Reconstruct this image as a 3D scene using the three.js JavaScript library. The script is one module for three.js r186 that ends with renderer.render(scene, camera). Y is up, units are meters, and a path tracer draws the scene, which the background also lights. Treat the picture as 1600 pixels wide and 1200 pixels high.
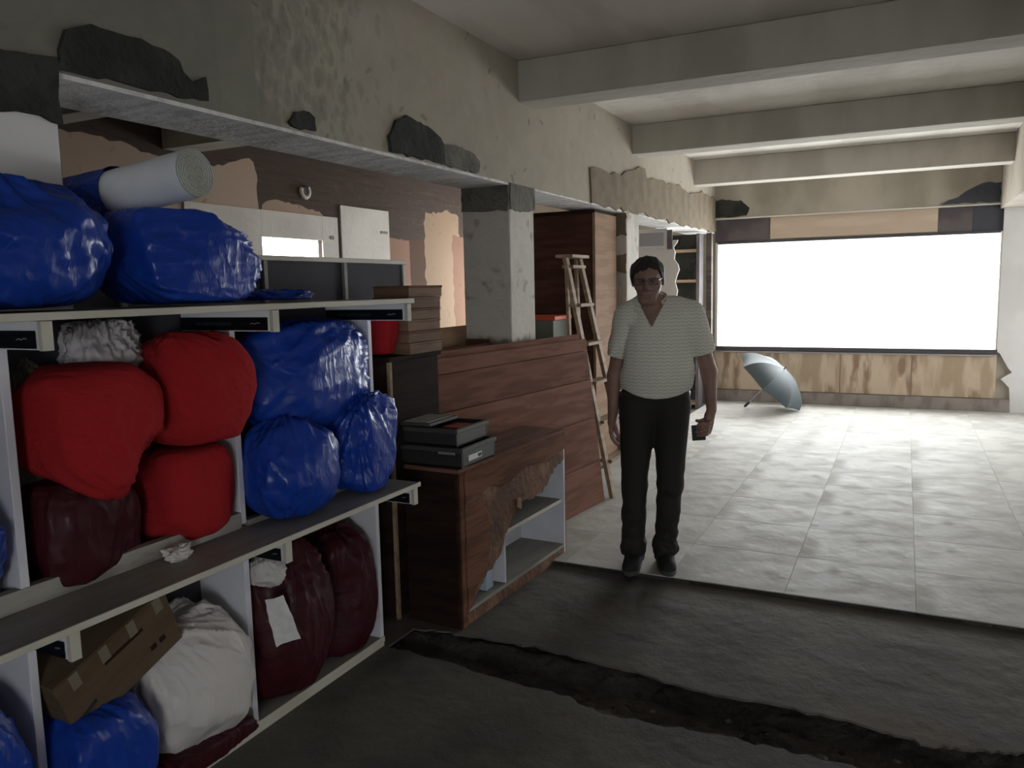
import * as THREE from 'three';
import { RoundedBoxGeometry } from 'three/addons/geometries/RoundedBoxGeometry.js';
import { ImprovedNoise } from 'three/addons/math/ImprovedNoise.js';
import { RectAreaLightUniformsLib } from 'three/addons/lights/RectAreaLightUniformsLib.js';
import { mergeGeometries, mergeVertices } from 'three/addons/utils/BufferGeometryUtils.js';

// ---------------------------------------------------------------- camera, sky, exposure
const scene = new THREE.Scene();
const camera = new THREE.PerspectiveCamera(2 * Math.atan(600 / 1240) * 180 / Math.PI, 4 / 3, 0.05, 200);
camera.position.set(0, 1.57, 0);
camera.up.set(-0.03446, 0.99254, -0.11696);
camera.lookAt(-0.44042, 1.57 - 0.12013, -0.88972);
const SKY = 9;
scene.background = new THREE.Color().setRGB(0.95 * SKY, 0.985 * SKY, 1.0 * SKY);   // overcast sky
// daylight that the window openings let in, as area lights of their own size set in the openings
RectAreaLightUniformsLib.init();
for (const [x, y, z, w, h, tx, tz] of [[-.64, 1.41, -11.0, 3.24, 1.37, -.64, 0], [3.82, 1.45, -9.35, 1.28, 1.38, 0, -9.35], [-4.425, 1.45, -11.0, 1.83, 1.68, -4.425, 0], [1.9, 1.115, 3.32, 1.48, 1.31, 1.9, 0]]) {
  const l = new THREE.RectAreaLight(new THREE.Color().setRGB(.95, .985, 1), 8, w, h); l.name = 'window_light'; l.position.set(x, y, z); l.lookAt(tx, y, tz); scene.add(l);
}
const renderer = new THREE.WebGLRenderer({ antialias: true });
renderer.toneMapping = THREE.LinearToneMapping;
renderer.toneMappingExposure = 0.88;
renderer.shadowMap.enabled = true;

// ---------------------------------------------------------------- helpers
function mulberry(a) { return () => { a |= 0; a = a + 0x6D2B79F5 | 0; let t = Math.imul(a ^ a >>> 15, 1 | a); t = t + Math.imul(t ^ t >>> 7, 61 | t) ^ t; return ((t ^ t >>> 14) >>> 0) / 4294967296; }; }
const PN = new ImprovedNoise();
const nz3 = (x, y, z) => PN.noise(x + 311.7, y + 74.3, z + 191.9);
const fbm = (x, y, z, o = 4) => { let s = 0, a = 0.5, f = 1; for (let i = 0; i < o; i++) { s += a * nz3(x * f, y * f, z * f); a *= 0.5; f *= 2.03; } return s; };
const clamp = (v, a, b) => Math.min(b, Math.max(a, v));
const mix = (a, b, t) => a + (b - a) * t;
const sstep = (a, b, v) => { const t = clamp((v - a) / (b - a), 0, 1); return t * t * (3 - 2 * t); };

// tileable noise: value lattice that wraps round
const LAT = (() => { const R = mulberry(12345), a = new Float32Array(65536); for (let i = 0; i < 65536; i++) a[i] = R() * 2 - 1; return a; })();
function lattice(u, v, fx, fy, seed) {
  const x = u * fx, y = v * fy, i = Math.floor(x), j = Math.floor(y); let a = x - i, b = y - j; a = a * a * (3 - 2 * a); b = b * b * (3 - 2 * b);
  const i0 = i % fx, i1 = (i + 1) % fx, j0 = (j % fy) * 157 + seed, j1 = ((j + 1) % fy) * 157 + seed;
  const p = LAT[(i0 * 31 + j0) & 65535], q = LAT[(i1 * 31 + j0) & 65535], r = LAT[(i0 * 31 + j1) & 65535], s = LAT[(i1 * 31 + j1) & 65535];
  return (p + (q - p) * a) * (1 - b) + (r + (s - r) * a) * b;
}
function tileNoise(u, v, freq, seed, oct, ax = 1, ay = 1) {
  let s = 0, A = .5, fx = Math.max(1, Math.round(freq * ax)), fy = Math.max(1, Math.round(freq * ay)); const k = Math.floor(seed * 977);
  for (let o = 0; o < oct; o++) { s += A * lattice(u, v, fx, fy, k + o * 4099); A *= .5; fx *= 2; fy *= 2; }
  return s * .7;
}
function dataTex(size, fn, srgb) {
  const d = new Uint8Array(size * size * 4);
  for (let j = 0; j < size; j++) for (let i = 0; i < size; i++) {
    const c = fn(i / size, j / size), k = (j * size + i) * 4;
    d[k] = clamp(c[0], 0, 1) * 255; d[k + 1] = clamp(c[1], 0, 1) * 255; d[k + 2] = clamp(c[2], 0, 1) * 255; d[k + 3] = 255;
  }
  const t = new THREE.DataTexture(d, size, size);
  t.wrapS = t.wrapT = THREE.RepeatWrapping; t.magFilter = THREE.LinearFilter; t.minFilter = THREE.LinearFilter;
  if (srgb) t.colorSpace = THREE.SRGBColorSpace;
  t.needsUpdate = true; return t;
}
const rep = (t, s) => { const c = t.clone(); c.repeat.set(1 / s, 1 / s); c.needsUpdate = true; return c; };
const lin = (r, g, b) => new THREE.Color().setRGB(r, g, b);
const toS = c => c <= 0.0031308 ? c * 12.92 : 1.055 * Math.pow(c, 1 / 2.4) - 0.055;
// a colour map that mixes linear colours by noise
function mottle(size, A, B, o = {}) {
  const { freq = 5, seed = 1, oct = 5, ax = 1, ay = 1, lo = -0.25, hi = 0.25, C = null, cf = 3, clo = 0.1, chi = 0.3, grain = 0.0 } = o;
  const R = mulberry(seed * 77 + 5);
  return dataTex(size, (u, v) => {
    const t = sstep(lo, hi, tileNoise(u, v, freq, seed * 3.7, oct, ax, ay));
    let c = [0, 1, 2].map(k => mix(A[k], B[k], t));
    if (C) { const s = sstep(clo, chi, tileNoise(u, v, cf, seed * 9.1 + 4, 5, ax, ay)); c = c.map((q, k) => mix(q, C[k], s)); }
    const g = 1 + (R() - 0.5) * grain;
    return c.map(q => toS(clamp(q * g, 0, 1)));
  }, true);
}
const grey = (size, o = {}) => { const { freq = 8, seed = 2, oct = 5, ax = 1, ay = 1, gain = 1.3, grain = 0 } = o; const R = mulberry(seed); return dataTex(size, (u, v) => { const g = 0.5 + gain * tileNoise(u, v, freq, seed * 5.3, oct, ax, ay) + (R() - 0.5) * grain; return [g, g, g]; }); };

const M = {};
function std(name, o) {
  const p = { roughness: 0.85, ...o }; const phys = 'clearcoat' in p || 'transmission' in p || 'sheen' in p || 'specularIntensity' in p;
  const m = phys ? new THREE.MeshPhysicalMaterial(p) : new THREE.MeshStandardMaterial(p); m.name = name; M[name] = m; return m;
}
const bumpRough = grey(512, { freq: 10, seed: 3, oct: 6, gain: 1.2, grain: 0.15 });
const bumpFine = grey(512, { freq: 22, seed: 7, oct: 5, gain: 1.1, grain: 0.1 });
const bumpWood = grey(512, { freq: 5, seed: 9, oct: 5, ax: 1, ay: 9, gain: 1.2 });
const crumple = dataTex(512, (u, v) => { let s = 0; for (const [f, a] of [[3, .6], [7, .3], [15, .1]]) s += a * (1 - Math.min(1, Math.abs(tileNoise(u, v, f, f * 1.7, 2, 2.4, 1)) * 4)); return [s, s, s]; });

std('wallPaint', { map: rep(mottle(512, [.33, .295, .24], [.45, .405, .34], { freq: 4, seed: 11, C: [.26, .23, .18], cf: 3, clo: .12, chi: .38, ax: 1, ay: .5 }), 2.2), bumpMap: rep(bumpRough, 1.5), bumpScale: 0.006, roughness: .9 });
std('ceilingPaint', { map: rep(mottle(512, [.60, .56, .50], [.70, .66, .60], { freq: 3, seed: 13, ax: 1, ay: 3 }), 2.5), bumpMap: rep(bumpFine, 1.5), bumpScale: 0.003, roughness: .9 });
std('beamPaint', { map: rep(mottle(512, [.42, .395, .345], [.53, .50, .44], { freq: 3, seed: 15, ax: 2, ay: .6 }), 2.0), bumpMap: rep(bumpFine, 1.4), bumpScale: 0.003, roughness: .9 });
std('columnPaint', { map: rep(mottle(512, [.49, .465, .42], [.60, .57, .52], { freq: 5, seed: 17, C: [.33, .31, .27], cf: 6, clo: .2, chi: .34 }), 1.2), bumpMap: rep(bumpRough, 1.0), bumpScale: 0.008, roughness: .9 });
std('litSoffit', { map: rep(mottle(512, [.62, .61, .60], [.84, .83, .82], { freq: 3, seed: 19, ax: 7, ay: 1 }), 1.2), bumpMap: rep(bumpRough, .8), bumpScale: 0.012, roughness: .92 });  // streaky whitewash, its colour lightened further in place of bounce light from below
std('blackMortar', { map: rep(mottle(256, [.022, .024, .020], [.045, .045, .038], { freq: 6, seed: 21 }), .8), bumpMap: rep(bumpRough, .4), bumpScale: 0.01, roughness: .95 });
std('brownMortar', { map: rep(mottle(256, [.165, .132, .088], [.215, .172, .118], { freq: 6, seed: 23 }), .8), bumpMap: rep(bumpRough, .4), bumpScale: 0.004, roughness: .95 });
std('greyMortar', { map: rep(mottle(256, [.10, .10, .085], [.17, .165, .14], { freq: 6, seed: 25 }), .8), bumpMap: rep(bumpRough, .4), bumpScale: 0.01, roughness: .95 });
std('navyPaint', { map: rep(mottle(256, [.035, .04, .06], [.06, .06, .075], { freq: 4, seed: 27 }), .8), roughness: .8 });
std('plumPaint', { map: rep(mottle(256, [.085, .07, .075], [.13, .11, .11], { freq: 4, seed: 29 }), .8), roughness: .8 });
std('tanBoard', { map: rep(mottle(256, [.55, .43, .33], [.62, .49, .38], { freq: 3, seed: 31, ax: 1, ay: 4 }), 1.2), roughness: .75 });
std('stainedSlab', { map: rep(mottle(512, [.42, .31, .21], [.58, .46, .34], { freq: 4, seed: 33, ax: 4, ay: 1, C: [.28, .18, .115], cf: 3, clo: .10, chi: .34 }), 1.6), bumpMap: rep(bumpRough, 1), bumpScale: .004, roughness: .7 });
std('skirting', { map: rep(mottle(256, [.20, .17, .15], [.30, .26, .23], { freq: 5, seed: 35, ax: 2, ay: 1 }), 1), roughness: .7 });
std('whiteWall', { map: rep(mottle(256, [.68, .66, .65], [.76, .74, .73], { freq: 3, seed: 37 }), 1.5), roughness: .8 });
std('whiteBoard', { map: rep(mottle(256, [.66, .62, .57], [.76, .72, .66], { freq: 3, seed: 39 }), 1.5), bumpMap: rep(bumpFine, 1), bumpScale: .002, roughness: .7 });
std('concreteFloor', { map: rep(mottle(512, [.070, .063, .053], [.110, .100, .084], { freq: 6, seed: 41, oct: 6, C: [.10, .074, .056], cf: 2, clo: .15, chi: .4, grain: .25 }), 2.0), bumpMap: rep(bumpRough, 1.1), bumpScale: .006, roughness: .85 });
std('trenchSoil', { map: rep(mottle(256, [.045, .04, .03], [.085, .075, .06], { freq: 7, seed: 43, grain: .4 }), .8), bumpMap: rep(bumpRough, .5), bumpScale: .03, roughness: .95 });
std('rubble', { map: rep(mottle(256, [.12, .11, .10], [.25, .24, .22], { freq: 6, seed: 45 }), .3), roughness: .9 });
std('paving', { color: lin(.52, .51, .49), roughness: .9 });
std('frameMetal', { color: lin(.075, .07, .075), roughness: .5, metalness: .3 });
std('frameRail', { color: lin(.38, .36, .36), roughness: .4, metalness: .6 });
// polished cement tiles, four tones
const tileBump = grey(512, { freq: 6, seed: 47, oct: 4, gain: 1.0 });
const tileRough = dataTex(512, (u, v) => { const s = .62 + .40 * Math.max(0, tileNoise(u, v, 5, 8.8, 5)) + .35 * Math.max(0, tileNoise(u, v, 14, 2.2, 4)); return [s, s, s]; });
const tileMats = [0, 1, 2, 3].map(k => std('floorTile' + k, { map: rep(mottle(256, [.44 - k * .018, .43 - k * .018, .40 - k * .018], [.54 - k * .012, .53 - k * .012, .495 - k * .012], { freq: 7, seed: 49 + k, oct: 5, grain: .12 }), 1.1), roughness: 1, roughnessMap: rep(tileRough, 1.3), bumpMap: rep(tileBump, .9), bumpScale: .007 }));
// woods
const woodTex = (A, B, seed, C) => rep(mottle(512, A, B, { freq: 4, seed, ax: 1, ay: 8, oct: 5, C, cf: 2, clo: .15, chi: .4 }), 1.1);
std('redPly', { map: woodTex([.15, .068, .046], [.22, .105, .074], 61, [.16, .075, .05]), bumpMap: rep(bumpWood, .8), bumpScale: .0015, roughness: .9, specularIntensity: .4 });
std('redPly2', { map: woodTex([.13, .058, .04], [.195, .092, .065], 62), bumpMap: rep(bumpWood, .8), bumpScale: .0015, roughness: .9, specularIntensity: .4 });
std('darkWood', { map: woodTex([.016, .009, .006], [.028, .015, .010], 63), bumpMap: rep(bumpWood, .8), bumpScale: .001, roughness: .85, specularIntensity: .25 });
std('veneer', { map: woodTex([.11, .045, .025], [.18, .08, .045], 64, [.09, .04, .022]), bumpMap: rep(bumpWood, .6), bumpScale: .002, roughness: .85, specularIntensity: .4 });
std('tornPly', { map: rep(mottle(256, [.14, .062, .033], [.23, .115, .065], { freq: 6, seed: 65, C: [.10, .045, .025], cf: 5, clo: .1, chi: .3 }), .6), bumpMap: rep(bumpRough, .3), bumpScale: .01, roughness: .85 });
std('paleWood', { map: woodTex([.26, .155, .09], [.33, .205, .125], 66), bumpMap: rep(bumpWood, .6), bumpScale: .001, roughness: .85 });
std('ladderWood', { map: woodTex([.24, .16, .10], [.34, .24, .155], 67), bumpMap: rep(bumpWood, .4), bumpScale: .001, roughness: .7 });
std('wardrobeWood', { map: woodTex([.065, .028, .02], [.095, .043, .031], 68), bumpMap: rep(bumpWood, .6), bumpScale: .001, roughness: .9, specularIntensity: .3 });
std('creamEdge', { map: rep(mottle(256, [.50, .48, .40], [.58, .56, .48], { freq: 4, seed: 69 }), .6), roughness: .55 });
std('greyBoard', { map: rep(mottle(256, [.22, .215, .19], [.29, .28, .25], { freq: 4, seed: 71, ax: 1, ay: 4 }), .9), roughness: .6 });
std('laminate', { map: rep(mottle(256, [.62, .62, .68], [.72, .72, .78], { freq: 3, seed: 73 }), .8), roughness: .5 });
std('lipWood', { map: rep(mottle(256, [.24, .23, .20], [.36, .345, .31], { freq: 5, seed: 75, ax: 1, ay: 4 }), .7), bumpMap: rep(bumpFine, .5), bumpScale: .002, roughness: .8 });
std('plumPanel', { map: rep(mottle(256, [.045, .042, .055], [.06, .056, .07], { freq: 3, seed: 77 }), 1), roughness: .8 });
std('flagWhite', { color: lin(.82, .84, .88), roughness: .4 });
// plastics, cloth
const bagMat = (n, c, r, cc) => std(n, { color: c, roughness: r, clearcoat: cc * .6, clearcoatRoughness: .22, specularIntensity: .5, bumpMap: rep(crumple, .36), bumpScale: .006 });
bagMat('bluePlastic', lin(.009, .046, .34), .36, .4);
bagMat('clearPlastic', lin(.52, .50, .52), .35, .4);
std('redCloth', { color: lin(.36, .018, .022), roughness: .95, specularIntensity: .3, bumpMap: rep(bumpFine, .3), bumpScale: .003 });
bagMat('maroonPlastic', lin(.045, .004, .008), .6, .1);
bagMat('olivePlastic', lin(.06, .06, .045), .6, .1);
bagMat('whitePlastic', lin(.66, .63, .60), .5, .15);
std('cardboard', { map: rep(mottle(256, [.085, .055, .027], [.11, .072, .038], { freq: 3, seed: 81, ax: 1, ay: 6 }), .6), roughness: .85 });
std('cartonBrown', { map: rep(mottle(256, [.16, .09, .05], [.22, .13, .075], { freq: 3, seed: 83, ax: 1, ay: 5 }), .5), roughness: .8 });
std('tape', { color: lin(.20, .17, .12), roughness: .35 });
std('blackPlastic', { color: lin(.022, .022, .020), roughness: .45 });
std('blackGrey', { color: lin(.045, .044, .04), roughness: .5 });
std('paperWhite', { color: lin(.72, .72, .72), roughness: .6 });
std('redPrint', { color: lin(.35, .05, .045), roughness: .5 });
std('orangeRed', { color: lin(.60, .085, .03), roughness: .6 });
std('tubeWhite', { map: rep(mottle(256, [.76, .80, .85], [.82, .86, .90], { freq: 3, seed: 85 }), .5), roughness: .45 });
std('tubeCore', { map: rep(mottle(256, [.30, .30, .26], [.40, .40, .35], { freq: 6, seed: 87 }), .2), roughness: .9 });

function setUV(g) {   // metres, by the dominant direction of the normal
  g = g.index ? g.toNonIndexed() : g;
  const p = g.attributes.position, n = p.count, uv = new Float32Array(n * 2);
  const a = new THREE.Vector3(), b = new THREE.Vector3(), c = new THREE.Vector3();
  for (let i = 0; i < n; i += 3) {
    a.fromBufferAttribute(p, i); b.fromBufferAttribute(p, i + 1); c.fromBufferAttribute(p, i + 2);
    b.sub(a); c.sub(a); b.cross(c);
    const x = Math.abs(b.x), y = Math.abs(b.y), z = Math.abs(b.z);
    for (let k = i; k < i + 3; k++) {
      const X = p.getX(k), Y = p.getY(k), Z = p.getZ(k);
      if (x >= y && x >= z) { uv[k * 2] = Z; uv[k * 2 + 1] = Y; }
      else if (y >= z) { uv[k * 2] = Z; uv[k * 2 + 1] = X; }
      else { uv[k * 2] = X; uv[k * 2 + 1] = Y; }
    }
  }
  g.setAttribute('uv', new THREE.BufferAttribute(uv, 2));
  return g;
}
function bx(x0, x1, y0, y1, z0, z1, bev = 0) {
  const w = Math.abs(x1 - x0), h = Math.abs(y1 - y0), d = Math.abs(z1 - z0);
  const g = bev > 0 ? new RoundedBoxGeometry(w, h, d, 1, Math.min(bev, w / 2.1, h / 2.1, d / 2.1)) : new THREE.BoxGeometry(w, h, d);
  g.translate((x0 + x1) / 2, (y0 + y1) / 2, (z0 + z1) / 2);
  return setUV(g);
}
const merge = gs => mergeGeometries(gs.map(g => g.index ? g.toNonIndexed() : g));
function bar(a, b, w, d, bev = .004) {   // a square bar between two points
  const A = new THREE.Vector3(...a), B = new THREE.Vector3(...b), L = A.distanceTo(B);
  const g = setUV(new RoundedBoxGeometry(w, L, d, 1, bev));
  g.applyQuaternion(new THREE.Quaternion().setFromUnitVectors(new THREE.Vector3(0, 1, 0), B.clone().sub(A).normalize()));
  g.translate((A.x + B.x) / 2, (A.y + B.y) / 2, (A.z + B.z) / 2); return g;
}
const taken = {};
function numbered(n) { const k = taken[n] = (taken[n] ?? -1) + 1; return k ? n + '_' + String(k).padStart(3, '0') : n; }
function mesh(name, geo, mat, parent) {
  const m = new THREE.Mesh(geo, mat); m.name = name; m.castShadow = m.receiveShadow = true;
  (parent || scene).add(m); return m;
}
function tag(o, label, category, group) { o.userData.label = label; o.userData.category = category; if (group) o.userData.group = group; return o; }
function thing(name, label, category, at = [0, 0, 0], group) { const g = new THREE.Group(); g.name = numbered(name); g.position.set(...at); scene.add(g); return tag(g, label, category, group); }
// a part given in scene coordinates under a thing that is only moved, not turned
function part(parent, name, geo, mat) { const g = geo.clone(); let o = parent; while (o && o !== scene) { g.translate(-o.position.x, -o.position.y, -o.position.z); o = o.parent; } return mesh(name, g, mat, parent); }
function structure(name, geo, mat, label) { const m = mesh(name, geo, mat); m.userData.kind = 'structure'; m.userData.label = label; m.userData.category = 'room'; return m; }
function jag(pts, amp, step, seed) {   // a ragged outline through the given corners
  const out = [], R = mulberry(seed), n = pts.length;
  for (let i = 0; i < n; i++) {
    const a = pts[i], b = pts[(i + 1) % n], L = Math.hypot(b[0] - a[0], b[1] - a[1]), k = Math.max(1, Math.round(L / step));
    for (let j = 0; j < k; j++) { const t = j / k; out.push([mix(a[0], b[0], t) + (R() - .5) * amp, mix(a[1], b[1], t) + (R() - .5) * amp]); }
  }
  return out;
}
function slabOf(pts, th, bev = .002) { const s = new THREE.Shape(pts.map(p => new THREE.Vector2(p[0], p[1]))); return new THREE.ExtrudeGeometry(s, { depth: th, bevelEnabled: bev > 0, bevelThickness: bev, bevelSize: bev, bevelSegments: 1, steps: 1 }); }
// outline in (z, y), laid on the plane X = x and proud towards +X
function patchX(pts, x, th) { const g = slabOf(pts.map(p => [-p[0], p[1]]), th); g.rotateY(Math.PI / 2); g.translate(x, 0, 0); return setUV(g); }
// outline in (x, y), laid on the plane Z = z and proud towards +Z
function patchZ(pts, z, th) { const g = slabOf(pts, th); g.translate(0, 0, z); return setUV(g); }

// ---------------------------------------------------------------- the shell
const CE = 3.03, XL = -2.3, XLi = -2.65, XI = -5.6, ZF = -10.85, XR = 3.7, ZB = 3.2, G = -0.025, ZT = -4.08;
// ceiling with its slab
const ceiling = structure('ceiling', bx(XI - .3, XR + .3, CE, CE + .2, ZF - .35, ZB + .3), M.ceilingPaint, 'cream painted concrete ceiling slab with stains');
// cross beams under the ceiling (real beams run through, from the outer wall to the outer wall)
for (const [k, z] of [[0, -4.83], [1, -7.25], [2, -9.65], [3, -2.42], [4, 0]])
  part(ceiling, 'ceiling_beam', bx(XLi, XR, k === 2 ? 2.74 : 2.77, CE, z, z - .27, .01), M.beamPaint);
for (const [z0, z1] of [[-3.6, -3.8], [-4.83, -5.1]]) part(ceiling, 'ceiling_beam', bx(XI, XLi, 2.78, CE, z0, z1, .008), M.beamPaint);

// left colonnade wall: upper band, pillar, columns
const cv = (w, h, fn) => { const c = document.createElement('canvas'); c.width = w; c.height = h; fn(c.getContext('2d'), w, h); const t = new THREE.CanvasTexture(c); t.colorSpace = THREE.SRGBColorSpace; return t; };
const css = (r, g, b, a = 1) => `rgba(${Math.round(toS(r) * 255)},${Math.round(toS(g) * 255)},${Math.round(toS(b) * 255)},${a})`;
const bandMap = cv(2048, 176, (c, w, h) => {
  const X = z => -z / 10.85 * w, Y = y => h - (y - 2.24) / .79 * h, R = mulberry(61);
  c.fillStyle = css(.38, .345, .28); c.fillRect(0, 0, w, h);
  // bare grey cement near the pillar, breaking up into the cream paint
  c.fillStyle = css(.20, .195, .165); c.fillRect(0, 0, X(-2.45), h);
  for (let i = 0; i < 1500; i++) { const t = R(), z = -2.3 - 1.1 * t * t, s = 2 + R() * 9 * (1 - t * .6); if (R() < 1.1 - t) { c.fillStyle = css(.22, .21, .175, .15 + R() * .3); c.beginPath(); c.ellipse(X(z), R() * h, s * .8, s * 1.5, (R() - .5) * .6, 0, 7); c.fill(); } }
  for (let i = 0; i < 2600; i++) { const q = R(), s = 2 + R() * R() * 26, x = R() * w; c.fillStyle = q < .4 ? css(.46, .42, .35, x < X(-3) ? .03 : .10) : q < .8 ? css(.30, .28, .23, .09) : css(.42, .35, .26, x < X(-3) ? .03 : .10); c.beginPath(); c.ellipse(x, R() * h, s * 1.5, s * .7, R() * 3, 0, 7); c.fill(); }
  for (let i = 0; i < 260; i++) { const z = -2.45 - .6 * R(), y = 2.3 + .7 * R(), s = 1 + R() * R() * 6; c.fillStyle = css(.14, .14, .115, .08 + R() * .16); c.beginPath(); c.ellipse(X(z), Y(y), s * .7, s * 1.7, (R() - .5) * .5, 0, 7); c.fill(); }
  for (let i = 0; i < 90; i++) { c.fillStyle = css(.15, .13, .10, .2 + R() * .4); const s = 1 + R() * 2.5; c.beginPath(); c.ellipse(R() * w, R() * h, s * 2, s * .8, R() * 3, 0, 7); c.fill(); }
});
std('bandPaint', { map: bandMap, bumpMap: null, roughness: .92 });
const bandUV = g => { const p = g.attributes.position, uv = g.attributes.uv; for (let i = 0; i < p.count; i++) uv.setXY(i, -p.getZ(i) / 10.85, (p.getY(i) - 2.24) / .79); return g; };
bandMap.wrapS = bandMap.wrapT = THREE.RepeatWrapping;
const wallL = structure('wall_left', bandUV(bx(XLi, XL, 2.24, CE, ZB, ZF)), M.bandPaint, 'dirty cream wall band above open bays on the left');
part(wallL, 'lower_wall', bx(XLi, XL, G - .1, 2.24, ZB, -1.61), M.wallPaint);
part(wallL, 'soffit', bx(XLi, XL - .002, 2.225, 2.242, -1.61, -4.66), M.litSoffit);
part(wallL, 'soffit', bx(XLi, XL - .002, 2.228, 2.242, -5.04, -7.07), M.litSoffit);
part(wallL, 'soffit', bx(XLi, XL - .002, 2.228, 2.242, -7.45, -10.84), M.litSoffit);
for (const [z0, z1] of [[-4.66, -5.04], [-7.07, -7.45]]) part(wallL, 'column', bx(XLi, XL, G - .05, 2.24, z0, z1, .012), M.columnPaint);
part(wallL, 'pillar_coat', bx(XL, XL + .006, G, 2.10, -1.2, -1.605, .002), M.whiteWall);
const P1 = [[-1.63, 2.31], [-1.66, 2.37], [-1.74, 2.40], [-1.88, 2.41], [-2.00, 2.40], [-2.07, 2.38], [-2.09, 2.34], [-2.13, 2.32], [-2.19, 2.34], [-2.19, 2.27], [-2.13, 2.262], [-1.99, 2.255], [-1.87, 2.25], [-1.75, 2.255], [-1.67, 2.25], [-1.62, 2.245]];
const P2 = [[-2.62, 2.27], [-2.66, 2.31], [-2.74, 2.33], [-2.78, 2.31], [-2.78, 2.255], [-2.64, 2.25]];
const P3 = [[-3.33, 2.32], [-3.39, 2.40], [-3.49, 2.44], [-3.58, 2.43], [-3.68, 2.42], [-3.81, 2.39], [-3.84, 2.35], [-3.84, 2.25], [-3.58, 2.25], [-3.34, 2.25]];
const P3b = [[-3.85, 2.35], [-3.98, 2.37], [-4.16, 2.36], [-4.26, 2.32], [-4.24, 2.25], [-4.05, 2.245], [-3.85, 2.25]];
const P4 = [[-6.11, 2.53], [-6.33, 2.55], [-6.49, 2.50], [-6.74, 2.55], [-7.00, 2.57], [-7.28, 2.65], [-7.59, 2.66], [-7.69, 2.56], [-8.14, 2.64], [-8.39, 2.61], [-8.92, 2.65], [-9.35, 2.63], [-10.00, 2.69], [-10.65, 2.68], [-10.84, 2.66], [-10.84, 2.25], [-9.52, 2.25], [-8.39, 2.245], [-7.48, 2.25], [-6.73, 2.245], [-6.13, 2.25]];
const PB = [[-1.2, 2.24], [-1.46, 2.26], [-1.61, 2.28], [-1.61, 2.085], [-1.55, 2.10], [-1.44, 2.095], [-1.2, 2.11]];
part(wallL, 'mortar_patch', patchX(jag(P1, .012, .04, 1), XL, .012), M.blackMortar);
part(wallL, 'mortar_patch', patchX(jag(PB, .01, .04, 2), XL, .018), M.blackMortar);
part(wallL, 'mortar_patch', patchX(jag(P2, .01, .03, 3), XL, .012), M.blackMortar);
part(wallL, 'mortar_patch', patchX(jag(P3, .012, .04, 4), XL, .015), M.blackMortar);
part(wallL, 'mortar_patch', patchX(jag(P3b, .012, .04, 5), XL, .012), M.greyMortar);
part(wallL, 'mortar_patch', patchX(jag(P4, .05, .13, 6), XL, .014), M.brownMortar);
part(wallL, 'mortar_patch', patchX(jag([[-4.665, 2.235], [-5.035, 2.235], [-5.035, 2.09], [-4.9, 2.07], [-4.665, 2.075]], .01, .04, 7), XL, .008), M.greyMortar);
part(wallL, 'mortar_patch', patchZ(jag([[-2.645, 2.075], [-2.305, 2.07], [-2.305, 2.235], [-2.645, 2.235]], .01, .04, 8), -4.66, .008), M.greyMortar);
part(wallL, 'mortar_patch', patchZ(jag([[-2.50, 1.72], [-2.305, 1.68], [-2.305, 1.86], [-2.48, 1.84]], .02, .04, 9), -7.07, .008), M.brownMortar);
part(wallL, 'mortar_patch', patchZ(jag([[-2.52, 2.02], [-2.305, 2.03], [-2.305, 2.235], [-2.52, 2.235]], .02, .04, 10), -7.07, .008), M.brownMortar);

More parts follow.
